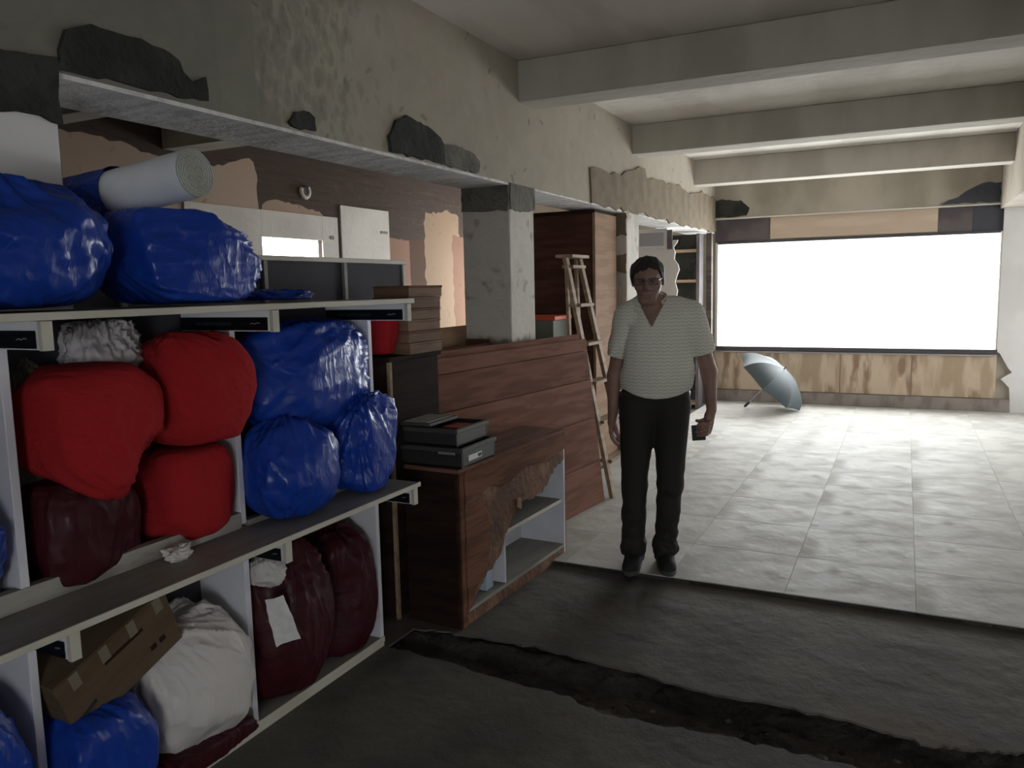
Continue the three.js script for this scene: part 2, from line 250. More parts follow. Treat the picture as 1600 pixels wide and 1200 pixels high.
// inner room on the left: outer wall with a slot window and two more windows out of view
const iz0 = -3.7, iz1 = -10.85;
const innerMap = cv(2000, 850, (c, w, h) => {
  const X = z => (iz0 - z) / (iz0 - iz1) * w, Y = y => h - y / CE * h, R = mulberry(5);
  const fill = (pts, col, amp = .02, seed = 1) => { c.fillStyle = col; c.beginPath(); jag(pts, amp, .06, seed).forEach((p, i) => i ? c.lineTo(X(p[0]), Y(p[1])) : c.moveTo(X(p[0]), Y(p[1]))); c.fill(); };
  c.fillStyle = css(.075, .05, .038); c.fillRect(0, 0, w, h);
  for (let i = 0; i < 1500; i++) { const z = mix(iz0, iz1, R()), y = 3.03 * R(), a = .1 + R() * .25; c.fillStyle = R() < .5 ? css(.14, .095, .07, a) : css(.035, .022, .018, a); c.fillRect(X(z), Y(y), 20 + R() * 120, 2 + R() * 5); }
  const pink = css(.52, .39, .31);
  fill([[-3.7, 2.80], [-4.22, 2.79], [-4.45, 2.78], [-4.74, 2.72], [-4.80, 2.71], [-5.39, 2.70], [-5.54, 2.76], [-5.83, 2.85], [-5.89, 2.80], [-5.91, 2.53], [-5.92, 2.36], [-5.47, 2.3], [-5.4, 0], [-3.7, 0]], pink, .03, 3);
  fill([[-5.91, 2.30], [-5.95, 2.42], [-6.10, 2.48], [-6.23, 2.47], [-6.51, 2.45], [-6.81, 2.42], [-6.86, 2.37], [-6.8, 2.30]], css(.45, .33, .25), .03, 4);
  fill([[-8.05, 2.2], [-8.5, 2.19], [-8.5, .9], [-8.05, .9]], css(.30, .17, .12), .02, 5);
  fill([[-8.5, 2.2], [-8.86, 2.2], [-8.86, .5], [-8.5, .5]], css(.10, .05, .03), .02, 6);
  fill([[-8.86, 2.55], [-9.5, 2.62], [-9.75, 2.55], [-9.72, 0], [-8.84, 0]], css(.36, .25, .165), .05, 7);
  fill([[-9.55, 2.3], [-10.84, 2.35], [-10.84, 0], [-9.6, 0]], css(.26, .14, .09), .05, 8);
  for (let i = 0; i < 500; i++) { const z = mix(-3.7, -10.8, R()), y = 2.9 * R(), s = 2 + R() * 9; c.fillStyle = css(.12, .08, .06, .06 + R() * .16); c.beginPath(); c.ellipse(X(z), Y(y), s * (.4 + R()), s * .5, R() * 3, 0, 7); c.fill(); }
  for (let i = 0; i < 160; i++) { const z = mix(-7.1, -9.9, R()), y = 2.3 + .55 * R(), s = 2 + R() * R() * 14; c.fillStyle = css(.20, .15, .12, .06 + R() * .14); c.beginPath(); c.ellipse(X(z), Y(y), s * (.5 + R()), s * .7, R() * 3, 0, 7); c.fill(); }
});
std('innerPlaster', { map: innerMap, bumpMap: rep(bumpRough, 1), bumpScale: .008, roughness: .9 });
function innerWall(z0, z1, y0, y1, mat, mapped) {
  const g = bx(XI - .05, XI, y0, y1, z0, z1);
  if (mapped) { const p = g.attributes.position, uv = g.attributes.uv; for (let i = 0; i < p.count; i++) uv.setXY(i, (iz0 - p.getZ(i)) / (iz0 - iz1), p.getY(i) / CE); }
  return g;
}
const wallI = structure('wall_inner_room', merge([innerWall(iz0, -5.91, G, CE, 0, 1), innerWall(-6.81, iz1, G, CE, 0, 1), innerWall(-5.91, -6.81, 2.115, CE, 0, 1), innerWall(-5.91, -6.81, G, 1.60, 0, 1)]), M.innerPlaster, 'stained pink and dark brown plaster wall of the room behind the shelving');
structure('wall_inner_room_near', bx(XI - .2, XI, G, CE, ZB, iz0), M.wallPaint, 'cream wall of the room behind the shelving');
part(wallI, 'wall_panel', merge([bx(XI, XI + .02, 1.0, 2.37, -5.0, -5.91, .003), bx(XI, XI + .02, 1.0, 2.37, -6.81, -7.07, .003), bx(XI, XI + .02, 2.115, 2.37, -5.91, -6.81, .003), bx(XI, XI + .02, 1.0, 1.60, -5.91, -6.81, .003)]), M.whiteBoard).userData.label = 'wide white panel around the bright slot opening';
part(wallI, 'hinge_mark', bx(XI + .02, XI + .026, 2.13, 2.17, -6.93, -6.99, .002), M.skirting);
part(wallI, 'wall_panel', bx(XI, XI + .02, 1.0, 2.51, -7.13, -8.04, .003), M.whiteBoard).userData.label = 'narrow taller white panel right of the slot opening';
part(wallI, 'hinge_mark', bx(XI + .02, XI + .026, 2.24, 2.27, -7.86, -8.0, .002), M.skirting);
const pipe = thing('pipe_collar', 'white broken pipe collar in the dark upper wall of the back room', 'pipe', [XI, 2.6, -6.57]);
{ const t = new THREE.TorusGeometry(.06, .022, 8, 20, 4.6); t.rotateZ(2.6); t.rotateY(Math.PI / 2); mesh('collar', t, M.whiteBoard, pipe); pipe.position.x = XI + .015;
  const c = new THREE.CylinderGeometry(.045, .045, .02, 16); c.rotateZ(Math.PI / 2); mesh('pipe_mouth', c, M.blackPlastic, pipe); }

// far wall with its wide opening
const WX0 = -2.27, WX1 = .99, WY0 = .71, WY1 = 2.105;
const wallF = structure('wall_far', merge([bx(XI - .2, -5.35, G, CE, ZF, ZF - .3), bx(-3.5, WX0, G, CE, ZF, ZF - .3), bx(-5.35, -3.5, G, .6, ZF, ZF - .3), bx(-5.35, -3.5, 2.3, CE, ZF, ZF - .3), bx(WX1, XR + .2, G, CE, ZF, ZF - .3), bx(WX0, WX1, WY1, CE, ZF, ZF - .3), bx(WX0, WX1, G, WY0 - .02, ZF, ZF - .3)]), M.wallPaint, 'cream far wall around the wide bright opening');
part(wallF, 'lintel_beam', bx(XL, .95, 2.42, CE, ZF + .06, ZF, .006), M.wallPaint);
part(wallF, 'drip_edge', bx(XL, .95, 2.405, 2.422, ZF + .07, ZF, .004), M.whiteBoard);
part(wallF, 'lintel_board', bx(-1.59, .32, 2.13, 2.404, ZF + .025, ZF, .003), M.tanBoard);
part(wallF, 'paint_patch', patchZ([[-2.295, 2.12], [-1.60, 2.125], [-1.60, 2.40], [-2.295, 2.40]], ZF, .006), M.plumPaint);
part(wallF, 'paint_patch', patchZ([[.325, 2.115], [.68, 2.115], [.68, 2.40], [.325, 2.40]], ZF, .006), M.plumPaint);
part(wallF, 'paint_patch', patchZ([[.68, 2.115], [.985, 2.115], [.985, 2.40], [.68, 2.40]], ZF, .008), M.navyPaint);
part(wallF, 'mortar_patch', patchZ(jag([[-2.295, 2.65], [-2.20, 2.66], [-1.95, 2.63], [-1.85, 2.54], [-1.88, 2.44], [-2.295, 2.43]], .02, .05, 21), ZF + .06, .008), M.blackMortar);
part(wallF, 'mortar_patch', patchZ(jag([[.33, 2.44], [.47, 2.49], [.60, 2.57], [.79, 2.67], [.94, 2.65], [.94, 2.44]], .02, .05, 22), ZF + .06, .008), M.navyPaint);
{ let k = 0; for (const [x0, x1] of [[-2.295, -1.52], [-1.515, -.71], [-.705, .10], [.105, .99]]) part(wallF, 'dado_slab', bx(x0, x1, .155, WY0 - .03, ZF + .03, ZF, .004), M.stainedSlab).name = 'dado_slab'; }
part(wallF, 'white_coat', patchZ([[.99, 2.9], [.99, WY0], [1.02, .69], [1.11, .52], [1.15, .47], [1.04, .39], [1.13, .29], [1.15, .0], [XR, 0], [XR, 2.9]], ZF, .034), M.whiteWall);
const bb = structure('baseboard_far', merge([bx(XL, 1.14, 0, .15, ZF + .06, ZF, .006)]), M.skirting, 'dull brown skirting below the far opening');
const win = new THREE.Group(); win.name = 'window_1'; win.userData = { kind: 'structure', label: 'wide unglazed opening in the far wall with a dark bottom track', category: 'window' }; scene.add(win);
part(win, 'bottom_track', bx(WX0, WX1, WY0 - .03, WY0 + .025, ZF + .05, ZF - .12, .006), M.frameMetal);
part(win, 'track_rail', bx(WX0, WX1, WY0 - .055, WY0 - .035, ZF + .055, ZF - .02, .004), M.frameRail);
part(win, 'side_jamb', bx(WX0 - .02, WX0 + .015, WY0, WY1, ZF + .02, ZF - .25, .004), M.whiteBoard);
part(win, 'side_jamb', bx(WX1 - .02, WX1 + .02, WY0, WY1, ZF + .03, ZF - .25, .004), M.whiteBoard);
part(win, 'head_track', bx(WX0, WX1, WY1 - .02, WY1 + .012, ZF + .02, ZF - .12, .004), M.frameMetal);

// right side: a long beam at the room's edge, then an open bay with windows in the outer wall
const wallR = structure('wall_right', merge([
  bx(XR, XR + .25, G, .75, ZB, ZF), bx(XR, XR + .25, 2.15, CE, ZB, ZF),
  bx(XR, XR + .25, .75, 2.15, ZB, -8.7), bx(XR, XR + .25, .75, 2.15, -10.0, ZF)]), M.whiteWall, 'white outer wall with windows on the right');
const beamR = structure('trim_1', bx(.95, 1.28, 2.36, CE, ZB, ZF), M.wallPaint, 'long cream beam along the right edge of the room');
structure('wall_back', merge([bx(XI - .2, 1.15, G, CE, ZB, ZB + .25), bx(2.65, XR + .25, G, CE, ZB, ZB + .25), bx(1.15, 2.65, G, .45, ZB, ZB + .25), bx(1.15, 2.65, 1.78, CE, ZB, ZB + .25)]), M.wallPaint, 'wall with a window behind the viewer');

// floors: concrete with a trench broken through it, and raised cement tiles beyond
const up = [[-2.04, -3.02], [-1.8, -3.05], [-1.39, -3.07], [-1.08, -3.04], [-.74, -2.98], [-.42, -2.99], [-.04, -2.97], [.12, -2.93], [.26, -2.96], [.41, -3.0], [.8, -2.97], [1.4, -3.0], [2.0, -2.96]];
const lo = [[-2.04, -2.80], [-1.89, -2.80], [-1.38, -2.73], [-1.15, -2.73], [-1.0, -2.67], [-.8, -2.66], [-.55, -2.7], [-.37, -2.69], [-.17, -2.69], [.1, -2.66], [.5, -2.64], [1.2, -2.68], [2.0, -2.66]];
const edge = (pts, seed) => { const R = mulberry(seed), o = []; for (let i = 0; i < pts.length - 1; i++) for (let j = 0; j < 8; j++) { const t = j / 8; o.push([mix(pts[i][0], pts[i + 1][0], t), mix(pts[i][1], pts[i + 1][1], t) + (R() - .5) * .026]); } o.push(pts[pts.length - 1]); return o; };
const eU = edge(up, 31), eL = edge(lo, 32), ring = [...eL, ...eU.slice().reverse()];
const fs = new THREE.Shape([[XI, -ZB], [XR, -ZB], [XR, -ZT], [XI, -ZT]].map(p => new THREE.Vector2(...p)));
fs.holes.push(new THREE.Path(ring.map(p => new THREE.Vector2(p[0], -p[1]))));
let fg = new THREE.ExtrudeGeometry(fs, { depth: .009, bevelEnabled: false }); fg.rotateX(-Math.PI / 2); fg.translate(0, G - .009, 0);
const floor = structure('floor', merge([setUV(fg), bx(XI, XLi + .35, G - .16, G, ZT, ZF)]), M.concreteFloor, 'rough bare concrete floor with a broken trench across it');
{ // bottom of the trench
  const g = new THREE.PlaneGeometry(4.2, .6, 160, 30); g.rotateX(-Math.PI / 2); const p = g.attributes.position;
  for (let i = 0; i < p.count; i++) p.setY(i, clamp(.03 * sstep(.06, .2, Math.abs(p.getZ(i) - .01)) + .035 * fbm(p.getX(i) * 5, p.getZ(i) * 5, 3) + .02 * Math.abs(nz3(p.getX(i) * 19, p.getZ(i) * 19, 7)), -.03, .05));
  g.translate(-.05, G - .065, -2.86); g.computeVertexNormals();
  part(floor, 'trench_bed', setUV(g), M.trenchSoil).userData.kind = 'stuff';
  const R = mulberry(91), base = [0, 1, 2].map(s => { const q = mergeVertices(new THREE.IcosahedronGeometry(1, 1).deleteAttribute('normal').deleteAttribute('uv')); const pp = q.attributes.position; for (let i = 0; i < pp.count; i++) { const k = 1 + .45 * nz3(pp.getX(i) * 1.7 + s * 9, pp.getY(i) * 1.7, pp.getZ(i) * 1.7); pp.setXYZ(i, pp.getX(i) * k, pp.getY(i) * k * .7, pp.getZ(i) * k); } const n = q.toNonIndexed(); n.computeVertexNormals(); return setUV(n); });
  for (let i = 0; i < 46; i++) { const x = mix(-1.9, 1.0, R()), m = mesh('stone', base[i % 3], i % 4 ? M.trenchSoil : M.rubble, floor), s = .012 + .022 * R() * R(); m.position.set(x, G - .062 + s * .2, -2.86 + (R() - .5) * .2); m.scale.setScalar(s); m.rotation.y = R() * 6; }
}
structure('floor_base', bx(XI - .3, XR + .3, G - .30, G - .12, ZF - .35, ZB + .3), M.trenchSoil, 'dark ground layer below the concrete floor');
const tf = structure('floor_tiled', bx(XL, XR, G - .16, -.0045, ZT - .03, ZF), M.columnPaint, 'dull shiny cement tile floor in front of the far opening');
part(tf, 'shaded_edge', bx(XL, XR, G - .16, -.0058, ZT - .005, ZT - .03), M.trenchSoil);  // riser below the tiles, coloured dark to paint the shadow line at their edge
{ const R = mulberry(17), TW = .6, cache = {};
  for (let x = XL; x < XR - .02; x += TW) for (let z = ZT; z > ZF + .02; z -= TW) {
    const w = Math.min(TW, XR - x) - .0009, d = Math.min(TW, z - ZF) - .0009, k = w.toFixed(3) + d.toFixed(3);
    if (!cache[k]) { const g = new RoundedBoxGeometry(w, .006, d, 1, .0015); cache[k] = g; }
    const g = cache[k], v = Math.floor(R() * 4), m = mesh('tile', g, tileMats[v], tf);
    const gk = k + '_' + Math.floor(R() * 4); if (!cache[gk]) { const q = setUV(g.clone()), uv = q.attributes.uv, ox = R() * 5, oy = R() * 5; for (let i = 0; i < uv.count; i++) uv.setXY(i, uv.getX(i) + ox, uv.getY(i) + oy); cache[gk] = q; }
    m.geometry = cache[gk]; m.position.set(x + TW / 2 - (TW - w) / 2 * 0 - (TW - .0009 - w) / 2, -.003, z - TW / 2 + (TW - .0009 - d) / 2);
    m.rotation.set((R() - .5) * .0016, 0, (R() - .5) * .0016);
  } }
// ground outside
structure('ground', bx(-60, 60, -4.2, -4, 40, -80), M.paving, 'grey ground outside the building');

// ---------------------------------------------------------------- shelving unit
const SF = -2.06, SBK = -2.285, SO = -1.84, pz = [-.44, -1.225, -2.0, -2.78], PT = .025;
const sh = thing('shelving_unit', 'long white and grey shelving unit full of bags with projecting boards', 'shelving', [SF, G, -1.6]);
for (const z of pz) {
  for (const [y0, y1] of [[.02, .735], [.765, 1.515]]) part(sh, 'side_panel', bx(SBK, SF, y0, y1, z, z - PT, .003), M.laminate);
}
part(sh, 'back_panel', bx(SBK - .012, SBK, G, 1.517, .3, -2.805), M.plumPanel);
const ZN = .3, ZE = -2.805;
const cb = part(sh, 'counter_board', bx(SBK, SO, .737, .752, ZN, ZE, .002), M.greyBoard);
part(cb, 'edge_strip', bx(SO, SO + .006, .735, .755, ZN, ZE, .002), M.creamEdge);
part(sh, 'front_lip', bx(SF - .03, SF + .004, .753, .81, ZN, -2.0, .003), M.lipWood);
part(sh, 'front_lip', bx(SF - .03, SF + .004, .753, .775, -2.03, -2.76, .003), M.lipWood);
const tb = part(sh, 'top_board', bx(SBK, SO, 1.518, 1.534, ZN, ZE, .002), M.greyBoard);
part(tb, 'edge_strip', bx(SO, SO + .006, 1.516, 1.536, ZN, ZE, .002), M.creamEdge);
part(sh, 'bottom_board', bx(SBK, SF, -.004, .02, ZN, ZE, .002), M.greyBoard);
part(sh, 'plinth', bx(SF - .02, SF, G, .018, ZN, ZE, .002), M.creamEdge);
part(sh, 'plinth', bx(SF - .001, SF + .004, -.005, .022, ZN, ZE, .001), M.creamEdge);
// aisle labels below the projecting boards
const labelMap = cv(512, 96, (c, w, h) => {
  c.fillStyle = '#0b0f14'; c.fillRect(0, 0, w, h); const R = mulberry(8);
  c.strokeStyle = 'rgba(120,128,132,.55)'; c.lineWidth = 3;
  for (let x = 90; x < 300; x += 9) { c.beginPath(); c.moveTo(x, 34 + R() * 5); c.lineTo(x + 3 * R(), 60 + R() * 4); c.stroke(); if (R() < .6) { c.beginPath(); c.moveTo(x, 34 + R() * 26); c.lineTo(x + 7, 34 + R() * 26); c.stroke(); } }
  c.strokeStyle = 'rgba(215,220,225,.9)'; c.lineWidth = 4; c.beginPath(); c.moveTo(415, 50); c.lineTo(428, 42); c.lineTo(440, 50); c.lineTo(452, 40); c.lineTo(468, 44); c.stroke();
});
std('labelPrint', { map: labelMap, roughness: .4 });
function flag(y0, y1, z, x0) {
  const f = part(sh, 'aisle_label', bx(x0, SO - .002, y0, y1, z, z - .022, .002), M.flagWhite);
  part(f, 'edge_cap', bx(SO - .012, SO + .004, y0 - .002, y1, z + .003, z - .026, .002), M.creamEdge);
  const g = new THREE.PlaneGeometry(SO - .02 - x0, (y1 - y0) * .62); g.translate((x0 + SO - .02) / 2, y0 + (y1 - y0) * .36, z + .0035);
  part(f, 'label_print', g, M.labelPrint);
}
for (const z of pz) { flag(1.445, 1.515, z + .024, -2.26); flag(.665, .735, z + .024, SF + .001); }

// grey screen standing behind the shelving
const sc = thing('screen_panel', 'low dark grey partition panel with pale top rail behind the shelving', 'partition', [-2.53, G, -2.6]);
part(sc, 'panel', bx(-2.545, -2.52, G, 1.715, -1.64, -3.75, .002), M.plumPanel);
part(sc, 'top_rail', bx(-2.555, -2.505, 1.712, 1.735, -1.64, -3.76, .003), M.creamEdge);
for (const z of [-1.95, -2.662, -3.217]) part(sc, 'upright', bx(-2.52, -2.502, 1.3, 1.713, z + .012, z - .012, .002), M.greyBoard);
part(sc, 'end_post', bx(-2.55, -2.51, G, 1.71, -3.735, -3.765, .003), M.creamEdge);

// ---------------------------------------------------------------- bags
function bagGeo(c, r, o = {}) {
  const { seed = 1, k = 2.6, lump = .10, fold = .06, ff = 3.2, spikes = [], clip = null, seg = 110, sag = 0, axis = [.15, 1, .1], facets = 9, flat = .86, even = .3 } = o;
  const s = new THREE.SphereGeometry(1, seg, Math.round(seg * .7)); s.deleteAttribute('uv'); s.deleteAttribute('normal');
  const g = mergeVertices(s, 1e-5), p = g.attributes.position, uv = new Float32Array(p.count * 2), v = new THREE.Vector3(), R_ = mulberry(seed * 131 + 7);
  const sp = spikes.map(([d, a, w]) => [new THREE.Vector3(...d).normalize(), a, w]);
  const A = new THREE.Vector3(...axis).normalize(), B = new THREE.Vector3(.31, .1, .9).cross(A).normalize(), D = A.clone().cross(B);
  const fc = []; for (let i = 0; i < facets; i++) { const u = R_() * 2 - 1, a = R_() * 6.283, q = Math.sqrt(1 - u * u); fc.push([new THREE.Vector3(q * Math.cos(a), u * .8, q * Math.sin(a)).normalize(), flat + R_() * .2]); }
  for (let i = 0; i < p.count; i++) {
    v.fromBufferAttribute(p, i).normalize();
    let R = Math.pow(Math.abs(v.x) ** k + Math.abs(v.y) ** k + Math.abs(v.z) ** k, -1 / k);
    for (const [n, L] of fc) { const q = v.dot(n); if (q > .05) { const lim = L / q, e = .06, hh = Math.max(e - Math.abs(R - lim), 0) / e; R = Math.min(R, lim) - hh * hh * e * .25; } }
    let d = 1 + lump * 1.4 * fbm(v.x * 1.4 + seed * 3.1, v.y * 1.4 - seed, v.z * 1.4 + seed * 1.7, 2);
    // pleats that run from the gathered end
    const h = v.dot(A), x1 = v.dot(B), y1 = v.dot(D), q = Math.max(.25, Math.hypot(x1, y1)), ca = x1 / q, sa = y1 / q, w = even + (1 - even) * sstep(-.3, .95, h);
    const n1 = nz3(ca * ff + seed * 7.7, sa * ff + seed, h * 1.0 - seed * 2.2), n2 = nz3(ca * ff * 2.2 - seed, sa * ff * 2.2 + seed * 4, h * 1.7), n3 = nz3(v.x * 5 + seed, v.y * 5, v.z * 5 - seed);
    d += fold * 1.5 * w * (Math.pow(1 - Math.min(1, Math.abs(n1) * 2.4), 2.5) - .3) + fold * .8 * w * (Math.pow(1 - Math.min(1, Math.abs(n2) * 2.4), 2.5) - .3) + fold * .45 * n3;
    for (const [dir, a, ww] of sp) d += a * Math.exp((v.dot(dir) - 1) * ww);
    R *= d;
    let x = c[0] + v.x * R * r[0], y = c[1] + v.y * R * r[1], z = c[2] + v.z * R * r[2];
    if (sag) { const t = clamp((c[1] - y) / r[1], 0, 1); x += (x - c[0]) * sag * t; z += (z - c[2]) * sag * t; }
    if (clip) {
      const [X0, X1, Y0, Y1, Z0, Z1] = clip;
      const soft = (q, lo, hi) => { const e = .03; if (q < lo + e) { q = lo + e * Math.exp((q - lo - e) / e); } if (q > hi - e) { q = hi - e * Math.exp((hi - e - q) / e); } return q; };
      x = soft(x, X0, X1); y = soft(y, Y0, Y1); z = soft(z, Z0, Z1);
    }
    p.setXYZ(i, x, y, z); uv[i * 2] = z * .8 + x * .6; uv[i * 2 + 1] = y;
  }
  g.setAttribute('uv', new THREE.BufferAttribute(uv, 2)); g.computeVertexNormals(); return g;
}
function knotGeo(at, dir, len, rad, seed) {
  const pts = [[.0, 0], [.35, .02], [.28, .2], [.2, .38], [.34, .55], [.75, .8], [1, 1]].map(([a, b]) => new THREE.Vector2(a * rad, b * len));
  const g = new THREE.LatheGeometry(pts, 26), p = g.attributes.position;
  for (let i = 0; i < p.count; i++) { const a = Math.atan2(p.getZ(i), p.getX(i)), t = p.getY(i) / len, f = 1 + .35 * t * Math.sin(a * 7 + seed) + .2 * t * Math.sin(a * 3 + seed * 2); p.setX(i, p.getX(i) * f); p.setZ(i, p.getZ(i) * f); p.setY(i, p.getY(i) + .12 * len * t * Math.sin(a * 4 + seed)); }
  g.computeVertexNormals(); g.applyQuaternion(new THREE.Quaternion().setFromUnitVectors(new THREE.Vector3(0, 1, 0), new THREE.Vector3(...dir).normalize())); g.translate(...at); return g;
}
function bag(name, label, c, r, mat, o = {}, group) {
  const t = thing(name, label, 'bag', [c[0], o.clip && o.clip[2] !== null ? o.clip[2] : c[1] - r[1], c[2]], group);
  part(t, 'sack', bagGeo(c, r, o), mat);
  if (o.knot) part(t, 'knot', knotGeo(o.knot.at, o.knot.dir, o.knot.len || .07, o.knot.rad || .05, o.seed), mat);
  return t;
}
const bM = [null, null, .754, 1.513];
const clipB1 = (x1, y0 = .754) => [-2.275, x1, y0, 1.513, -1.992, -1.258], clipB2 = (x1, y0 = .754) => [-2.275, x1, y0, 1.513, -2.775, -2.03];
const clipL1 = (x1, y0 = .021) => [-2.275, x1, y0, .733, -1.992, -1.258], clipL2 = (x1, y0 = .021) => [-2.275, x1, y0, .733, -2.775, -2.03];
// on the top board
bag('plastic_sack', 'rounded dark blue plastic sack at the far left on the top shelf board', [-2.10, 1.695, -1.26], [.23, .18, .26], M.bluePlastic, { seed: 2, fold: .07, ff: 2.4, lump: .10, axis: [-.3, 1, .3], facets: 10, clip: [-2.285, -1.82, 1.537, 1.90, -1.575, -.90] }, 'plastic sacks on the top board');
bag('plastic_sack', 'bright blue plastic sack under the white roll on the top shelf board', [-2.08, 1.685, -1.80], [.22, .165, .22], M.bluePlastic, { seed: 5, fold: .06, lump: .08, ff: 3.0, axis: [.1, .1, -1], even: .5, k: 3.6, spikes: [[[.5, .5, -1], .18, 14]], clip: [-2.30, -1.88, 1.537, 1.835, -2.03, -1.595] }, 'plastic sacks on the top board');
bag('plastic_sack', 'small flat blue plastic sack lying before the grey partition panel', [-2.2, 1.553, -2.38], [.14, .032, .15], M.bluePlastic, { seed: 9, fold: .2, lump: .2, seg: 56, clip: [-2.49, -1.95, 1.536, 1.60, -2.6, -2.15] }, 'plastic sacks on the top board');
{ // roll, pointing out of the shelving through the opening
  const A = new THREE.Vector3(-2.52, 1.862, -1.735), B = new THREE.Vector3(-1.88, 1.925, -1.735), r = .074;
  const t = thing('paper_roll', 'white rolled sheet with one end in blue plastic lying on the sacks', 'roll', [-2.15, 1.82, -1.735]);
  const q = new THREE.Quaternion().setFromUnitVectors(new THREE.Vector3(0, 1, 0), B.clone().sub(A).normalize()), L = A.distanceTo(B);
  const place = (g, f) => { g.translate(0, f * L, 0); g.applyQuaternion(q); g.translate(A.x, A.y, A.z); return g; };
  const pos = [], idx = [], uv = [], n = 200, turns = 5; for (let i = 0; i <= n; i++) { const a = i / n * Math.PI * 2 * turns, rr = r - .0085 * a / (Math.PI * 2); for (const h of [0, 1]) { pos.push(Math.cos(a) * rr, h * L, Math.sin(a) * rr); uv.push(a * .05, h * L); } if (i < n) { const k = i * 2; idx.push(k, k + 1, k + 2, k + 1, k + 3, k + 2); } }
  const g = new THREE.BufferGeometry(); g.setAttribute('position', new THREE.Float32BufferAttribute(pos, 3)); g.setAttribute('uv', new THREE.Float32BufferAttribute(uv, 2)); g.setIndex(idx); g.computeVertexNormals();
  M.tubeWhite.side = THREE.DoubleSide; part(t, 'sheet', place(g, 0), M.tubeWhite);
  part(t, 'core', place(new THREE.CylinderGeometry(.070, .070, L - .005, 36), .5), M.tubeCore);
  const sl = new THREE.CylinderGeometry(.079, .086, L * .50, 60, 24, true), sp = sl.attributes.position; for (let i = 0; i < sp.count; i++) { const k = 1 + .05 * nz3(sp.getX(i) * 30, sp.getY(i) * 14, sp.getZ(i) * 30); sp.setX(i, sp.getX(i) * k); sp.setZ(i, sp.getZ(i) * k); } sl.computeVertexNormals();
  part(t, 'plastic_sleeve', place(sl, .24), M.bluePlastic);
}
// upper tier, first bay
bag('plastic_sack', 'clear crumpled plastic bag above the red sacks', [-2.22, 1.40, -1.62], [.13, .10, .12], M.clearPlastic, { seed: 12, fold: .14, ff: 4, lump: .1, clip: clipB1(-2.0, 1.28) });
bag('cloth_sack', 'bright red cloth sack with pointed bottom corner, left in the upper bay', [-2.10, 1.225, -1.475], [.17, .165, .195], M.redCloth, { seed: 14, k: 3.0, fold: .03, ff: 2, lump: .05, facets: 6, flat: .92, axis: [.8, -1, 0], even: .2, spikes: [[[.75, -1, .12], .42, 13]], clip: [-2.275, -1.88, .96, 1.395, -1.69, -1.30] }, 'red cloth sacks');
bag('cloth_sack', 'large red cloth sack hanging out beside the middle panel', [-2.09, 1.255, -1.855], [.17, .19, .18], M.redCloth, { seed: 17, k: 2.8, fold: .03, ff: 2, lump: .06, facets: 7, flat: .92, axis: [.2, 1, .6], spikes: [[[.75, .12, -1], .16, 10], [[.5, 1, .75], .16, 16]], clip: [-2.275, -1.90, 1.085, 1.475, -1.993, -1.665] }, 'red cloth sacks');
bag('cloth_sack', 'smaller red cloth sack standing on the counter board beneath another red sack', [-2.13, .93, -1.82], [.14, .165, .15], M.redCloth, { seed: 19, k: 3.2, fold: .02, ff: 2, lump: .05, facets: 5, flat: .95, clip: [-2.275, -1.97, .755, 1.088, -1.975, -1.675] }, 'red cloth sacks');
bag('plastic_sack', 'dark maroon sack under the bright red pointed sack', [-2.17, .90, -1.47], [.15, .19, .18], M.maroonPlastic, { seed: 21, fold: .04, ff: 2.4, lump: .06, k: 3.2, clip: [-2.275, -2.0, .755, 1.07, -1.64, -1.29] });
bag('plastic_sack', 'dark olive sack at the back beside the left panel', [-2.21, 1.2, -1.36], [.06, .18, .10], M.olivePlastic, { seed: 23, fold: .08, clip: clipB1(-2.12) });
bag('plastic_sack', 'small blue sack in the bay left of the first panel', [-2.14, .95, -1.0], [.2, .18, .2], M.bluePlastic, { seed: 25, fold: .08, clip: [-2.275, -1.99, .754, 1.3, -1.222, -.5] });
{ const t = thing('crumpled_paper', 'scrap of crumpled white paper on the counter board before the red sacks', 'paper', [-2.0, .755, -1.68]); part(t, 'scrap', bagGeo([-2.0, .771, -1.68], [.03, .02, .05], { seed: 3, fold: .4, lump: .4, ff: 5, seg: 30 }), M.whitePlastic); }
// upper tier, second bay
bag('plastic_sack', 'large shiny blue sack filling the top of the second bay', [-2.12, 1.25, -2.42], [.18, .23, .33], M.bluePlastic, { seed: 31, fold: .06, ff: 2.6, lump: .08, k: 2.4, facets: 10, axis: [.4, .8, -.7], even: .35, clip: [-2.275, -1.94, .98, 1.475, -2.775, -2.035] }, 'blue sacks in the second bay');
bag('plastic_sack', 'drooping dark blue sack resting on the counter of the second bay', [-2.0, .935, -2.20], [.15, .19, .19], M.bluePlastic, { seed: 33, fold: .05, ff: 2.2, lump: .06, k: 2.3, facets: 7, even: .5, axis: [-.2, 1, -.1], clip: [-2.27, -1.845, .7535, 1.16, -2.43, -1.99] }, 'blue sacks in the second bay');
bag('plastic_sack', 'creased blue sack beside the end panel of the second bay', [-2.0, .955, -2.61], [.15, .20, .165], M.bluePlastic, { seed: 36, fold: .08, ff: 2.8, lump: .08, facets: 10, flat: .8, even: .5, axis: [.5, 1, .5], spikes: [[[.6, -.8, .1], .12, 10], [[.6, .5, -.6], .12, 12]], clip: [-2.27, -1.87, .754, 1.20, -2.772, -2.42] }, 'blue sacks in the second bay');
